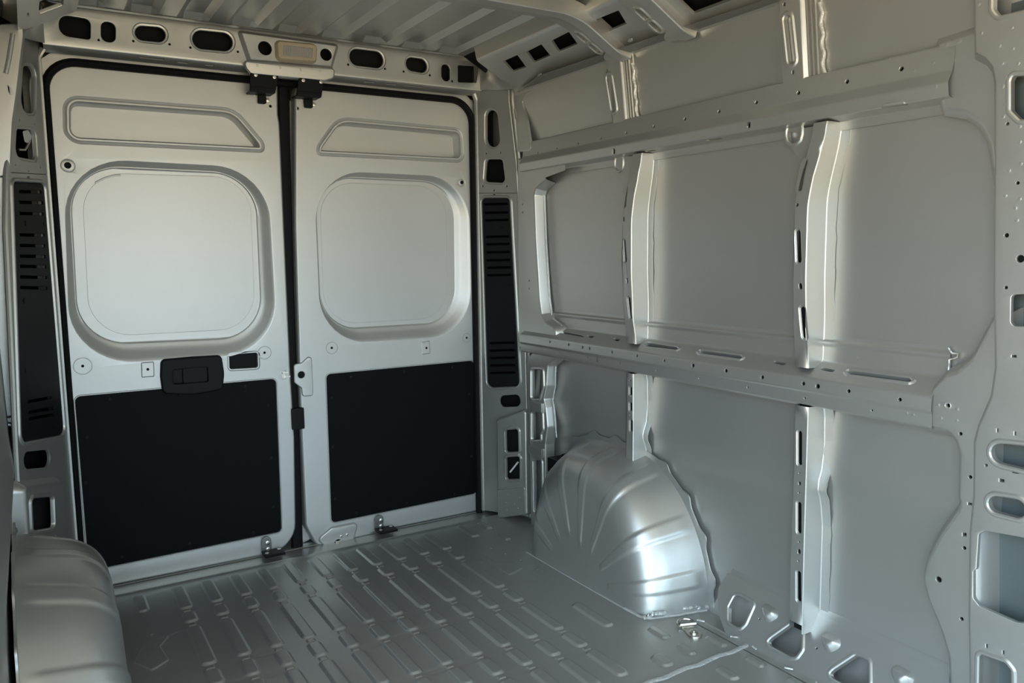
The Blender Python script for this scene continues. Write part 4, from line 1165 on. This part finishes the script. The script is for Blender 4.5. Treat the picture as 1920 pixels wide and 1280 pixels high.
# ================================================================== wheel arches
def smooth_curve(pts, n):
    """Catmull-Rom through (y, z) points, resampled evenly"""
    P_ = [Vector(p) for p in pts]; P_ = [P_[0] * 2 - P_[1]] + P_ + [P_[-1] * 2 - P_[-2]]
    fine = []
    for i in range(1, len(P_) - 2):
        a, b, c, d = P_[i - 1:i + 3]
        for k in range(24):
            t = k / 24
            fine.append(0.5 * ((2 * b) + (c - a) * t + (2 * a - 5 * b + 4 * c - d) * t * t + (3 * b - a - 3 * c + d) * t ** 3))
    fine.append(P_[-2])
    acc = [0]
    for a, b in zip(fine, fine[1:]): acc.append(acc[-1] + (b - a).length)
    out = []; j = 0
    for k in range(n + 1):
        T = acc[-1] * k / n
        while j < len(acc) - 2 and acc[j + 1] < T: j += 1
        f = (T - acc[j]) / max(1e-9, acc[j + 1] - acc[j])
        out.append(fine[j] * (1 - f) + fine[j + 1] * f)
    return out
W_ARC = [(-0.450, 0), (-0.455, 0.12), (-0.478, 0.25), (-0.535, 0.365), (-0.62, 0.425), (-0.72, 0.445), (-0.88, 0.449), (-1.00, 0.442), (-1.085, 0.405), (-1.165, 0.345), (-1.235, 0.255), (-1.278, 0.16), (-1.300, 0.07), (-1.306, 0)]
I_ARC = [(-0.545, 0), (-0.550, 0.10), (-0.578, 0.21), (-0.63, 0.31), (-0.715, 0.385), (-0.81, 0.410), (-0.90, 0.412), (-0.985, 0.395), (-1.065, 0.345), (-1.135, 0.27), (-1.190, 0.17), (-1.228, 0.07), (-1.245, 0)]
def arch(side, dx, label):
    NT = 220
    W, I = smooth_curve(W_ARC, NT), smooth_curve(I_ARC, NT)
    s = Sheet(); rows = []
    C0 = Vector((0.702, -0.895, 0.0))
    bands = [(0.115, .30), (0.245, .42), (0.375, .48), (0.505, .56), (0.645, .52), (0.80, .42), (0.925, .30)]
    for i in range(NT + 1):
        t = i / NT
        w = Vector((0.930, W[i].x, W[i].y)); k = Vector((0.700 + 0.075 * I[i].y, I[i].x, I[i].y))
        c = Vector((C0.x, C0.y, 0.0)) * 1.0
        c = Vector((0.702, -0.895 + (k.y + 0.895) * 0.08, 0.0))
        r = min(0.10, (k - w).length * .45, max(0.01, (k - c).length * .45))
        a, b = k + (w - k).normalized() * r, k + (c - k).normalized() * r
        path = [w * (1 - f) + a * f for f in [q / 10 for q in range(11)]]
        path += [a * (1 - f) ** 2 + k * 2 * f * (1 - f) + b * f * f for f in [q / 12 for q in range(1, 13)]]
        path += [b * (1 - f) + c * f for f in [q / 26 for q in range(1, 27)]]
        # pressed fan of ribs
        nrm_out = (k - c).normalized() * 0.7 + Vector((-0.7, 0, 0))
        out = []
        tot = len(path)
        for j, p in enumerate(path):
            h = 0
            for tb, reach in bands:
                d = abs(t - tb); wd = 0.0215
                e = max(0.0, min(1.0, (wd - d) / 0.006)); e = e * e * (3 - 2 * e)
                f0 = max(0.0, min(1.0, (j - 1.5) / 2))
                jend = 23 + 26 * reach
                f1 = max(0.0, min(1.0, (jend - j) / 1.5))
                h += e * f0 * f1 * 0.0038
            up = (k - c).normalized()
            if j < 11: nv = Vector((0, up.y, up.z))
            elif j > 22: nv = Vector((-1, 0, 0))
            else:
                f = (j - 10) / 12; nv = (Vector((0, up.y, up.z)) * (1 - f) + Vector((-1, 0, 0)) * f).normalized()
            q = p + nv * h
            q.z = max(q.z, -0.004)
            out.append(q)
        rows.append([s.bm.verts.new((side * v.x + dx, v.y, v.z)) for v in out])
    for a, b in zip(rows, rows[1:]):
        for j in range(len(a) - 1):
            q = [a[j], a[j + 1], b[j + 1], b[j]]
            s.face(q if side > 0 else q[::-1])
    o = s.build('wheel_arch', SILVER, smooth=60, label=label, cat='wheel arch', group='wheel arches')
    # scalloped weld flange against the wall
    s = Sheet(); r0, r1, r2, r3 = [], [], [], []
    for i in range(NT + 1):
        a, b = W[max(0, i - 1)], W[min(NT, i + 1)]; tn = (b - a).normalized(); nv = Vector((tn.y, -tn.x))
        if nv.y < 0 and abs(tn.x) > .2: nv = -nv
        if abs(tn.x) <= .2: nv = Vector((1 if W[i].x > -0.9 else -1, 0))
        tab = 0.5 + 0.5 * math.sin(i / NT * 2 * math.pi * 11); tab = tab ** 3
        wd = 0.016 + 0.016 * tab
        p0 = W[i] - nv * 0.004; p1 = W[i] + nv * wd
        r0.append(s.bm.verts.new((side * 0.924 + dx, p0.x, p0.y))); r1.append(s.bm.verts.new((side * 0.926 + dx, (W[i] + nv * 0.003).x, (W[i] + nv * 0.003).y)))
        r2.append(s.bm.verts.new((side * 0.925 + dx, p1.x, p1.y))); r3.append(s.bm.verts.new((side * 0.930 + dx, p1.x, p1.y)))
    for A, B in ((r0, r1), (r1, r2), (r2, r3)):
        for i in range(NT):
            q = [A[i], B[i], B[i + 1], A[i + 1]]
            s.face(q if side > 0 else q[::-1])
    s.build('weld_flange', SILVER, o)
    # sealant run along the foot
    s = Sheet()
    foot = [(0.696, -0.56), (0.697, -0.9), (0.700, -1.15), (0.703, -1.225), (0.72, -1.248), (0.80, -1.276), (0.90, -1.300), (0.925, -1.306)]
    pts = []
    for (xa, ya), (xb, yb) in zip(foot, foot[1:]):
        n = max(2, int(math.dist((xa, ya), (xb, yb)) / 0.02))
        for k in range(n):
            f = k / n; pts.append(Vector((side * (xa + (xb - xa) * f) + dx, ya + (yb - ya) * f + random.uniform(-.002, .002), 0.001)))
    n1 = sum(1 for p in pts if p.y > -1.17)
    s.tube(pts[:n1], (0.004, 0.0018), 6, flat=(1, 0, 0))
    s.tube([p + Vector((0, 0, .002)) for p in pts[n1 - 1:]], (0.007, 0.0035), 6, flat=(0, 1, 0))
    for k in range(16):
        x = random.uniform(0.70, 0.93); y = -1.25 - (x - 0.70) * 0.25 - random.uniform(-0.004, 0.012)
        z = random.uniform(0.004, 0.018)
        a = Vector((side * x + dx, y + (z * .25), z)); b = a + Vector((random.uniform(-.025, .025), random.uniform(-.004, .004), random.uniform(-.004, .006)))
        s.tube([a, (a + b) / 2 + Vector((0, -.002, .001)), b], (0.005, 0.002), 5)
    s.build('sealant_bead', SEALANT, o)
    return o
arch(1, 0.0, 'silver right wheel arch with fanned pressed ribs, standing before the side wall')
arch(-1, -0.03, 'silver left wheel arch cut off by the lower left corner of the picture')

# ================================================================== tie-down ring on the floor
c = FLOOR.px(1290, 1182)
root = empty('tie_down_ring', (c.x, c.y, 0), label='zinc lashing ring bolted to the floor in front of the right wheel arch', cat='ring')
s = Sheet()
a, b = FLOOR.uv(1292, 1179), FLOOR.uv(1301, 1189)
dv = (Vector(b) - Vector(a)).normalized()
s.slab(FLOOR, capsule(a, tuple(Vector(a) + dv * 0.042), 0.040, 8), 0.006, 0.002)
s.build('base_plate', STEEL, root)
s = Sheet(); p = Vector(a) + dv * 0.034
s.cyl((p.x, p.y, 0.006), (0, 0, 1), 0.013, 0.005, 14, 0.011, 0.0015); s.cyl((p.x, p.y, 0.011), (0, 0, 1), 0.008, 0.003, 12, 0.006, 0.001); s.build('bolt', STEEL, root)
s = Sheet(); pv = Vector((-dv.y, dv.x)); cc = Vector(a) - dv * 0.012
pts = [Vector(((cc + dv * math.sin(t) * -0.030 + pv * math.cos(t) * 0.030).x, (cc + dv * math.sin(t) * -0.030 + pv * math.cos(t) * 0.030).y, 0.009 + 0.004 * math.sin(t))) for t in [math.pi * k / 14 for k in range(15)]]
s.tube(pts, 0.0042, 8, closed=True); s.build('ring', STEEL, root)
s = Sheet()
e0, e1 = cc + pv * 0.026, cc - pv * 0.026
s.box((min(e0.x, e1.x), min(e0.y, e1.y), 0.005), (max(e0.x, e1.x), max(e0.y, e1.y), 0.006))
bmesh.ops.delete(s.bm, geom=s.bm.verts[:], context='VERTS')
s.tube([Vector((e0.x, e0.y, 0.010)), Vector((e1.x, e1.y, 0.010))], 0.0075, 8); s.build('hinge_loop', STEEL, root)

# ================================================================== left side, seen at a grazing angle
LF = Plane((0, -0.262, 0), (1, 0, 0), (0, 0, 1))
s = Sheet()
s.sheet(LF, rloop(LF.uvs([(-30, 336), (10, 332), (11, 430), (21, 640), (31, 850), (42, 1080), (-30, 1080)]), 0.003, 2), [
    (rloop(LF.uvs([(6, 800), (20, 797), (25, 873), (9, 877)]), .008, 4), VRIM, False),
    (rloop(LF.uvs([(-4, 908), (29, 905), (34, 982), (2, 986)]), .008, 4), VRIM, False)], [(-0.002, 0.001), (-0.004, 0.006), (-0.005, 0.03)])
for y in (782, 888, 996):
    a, b = LF.px(-30, y + 6), LF.px(22 + (y - 640) * .05, y)
    s.tube([a, b], (0.010, 0.006), 6)
s.build('wall_frame', SILVER, label='silver frame with two openings at the left edge beside the left rear pillar', cat='frame')
s = Sheet()
UPL = Plane((0, -0.27, 0), (1, 0, 0), (0, 0, 1))
s.sheet(UPL, rloop(UPL.uvs([(-40, 60), (3, 47), (41, 45), (42, 66), (36, 112), (28, 180), (21, 228), (16, 328), (-40, 330)]), [0, .01, .005, .01, 0, 0, .02, 0, 0], 4), [
    (rloop(UPL.uvs([(12, 155), (18, 162), (20, 182), (15, 172)]), .003, 3), HOLE, False)], [(-0.002, 0.001), (-0.005, 0.006), (-0.006, 0.03)])
s.tube([UPL.px(24, 64, -.001), UPL.px(17, 110, -.001), UPL.px(11, 138, -.001)], (0.007, 0.006), 8)
s.build('wall_frame', SILVER, label='ridged silver frame in the top left corner beside the left rear pillar', cat='frame')
def corner_patch(A, B, C_, D_, bulge, label):
    s = Sheet(); n = 10; rows = []
    A, B, C_, D_ = Vector(A), Vector(B), Vector(C_), Vector(D_)
    nn = (B - A).cross(D_ - A).normalized()
    if nn.dot(CAM - A) < 0: nn = -nn
    for i in range(n + 1):
        a, b = i / n, []
        for j in range(n + 1):
            c = j / n
            p = A * (1 - a) * (1 - c) + D_ * a * (1 - c) + B * (1 - a) * c + C_ * a * c
            b.append(s.bm.verts.new(p - nn * bulge * math.sin(math.pi * a)))
        rows.append(b)
    for p, q in zip(rows, rows[1:]):
        for j in range(n): s.face([p[j], p[j + 1], q[j + 1], q[j]])
    return s.build('roof_corner', SILVER, label=label, cat='bracket')
corner_patch((0.806, -0.06, 1.840), (0.806, -0.062, 1.975), (0.690, -0.245, 1.915), (0.858, -0.245, 1.818), 0.02, 'curved silver corner joining the door header to the right roof rail')
corner_patch((-0.785, -0.06, 1.840), (-0.785, -0.062, 1.975), (-0.690, -0.245, 1.915), (-0.858, -0.245, 1.818), 0.02, 'curved silver corner joining the door header to the left roof rail')
CL = Plane((-0.858, 0, 1.820), (0, 1, 0), (0.158, 0, 0.085))
s = Sheet()
s.sheet(CL, [(-2.2, 0), (-0.24, 0), (-0.24, Lc), (-2.2, Lc)], [(rloop([(-0.50, .06), (-0.36, .06), (-0.36, .135), (-0.50, .135)], .006, 3), HOLE, False), (capsule((-0.42, .03), (-0.385, .03), .008), HOLE, False)])
s.build('cant_rail', SILVER, label='sloping silver rail along the roof edge in the top left corner', cat='rail')
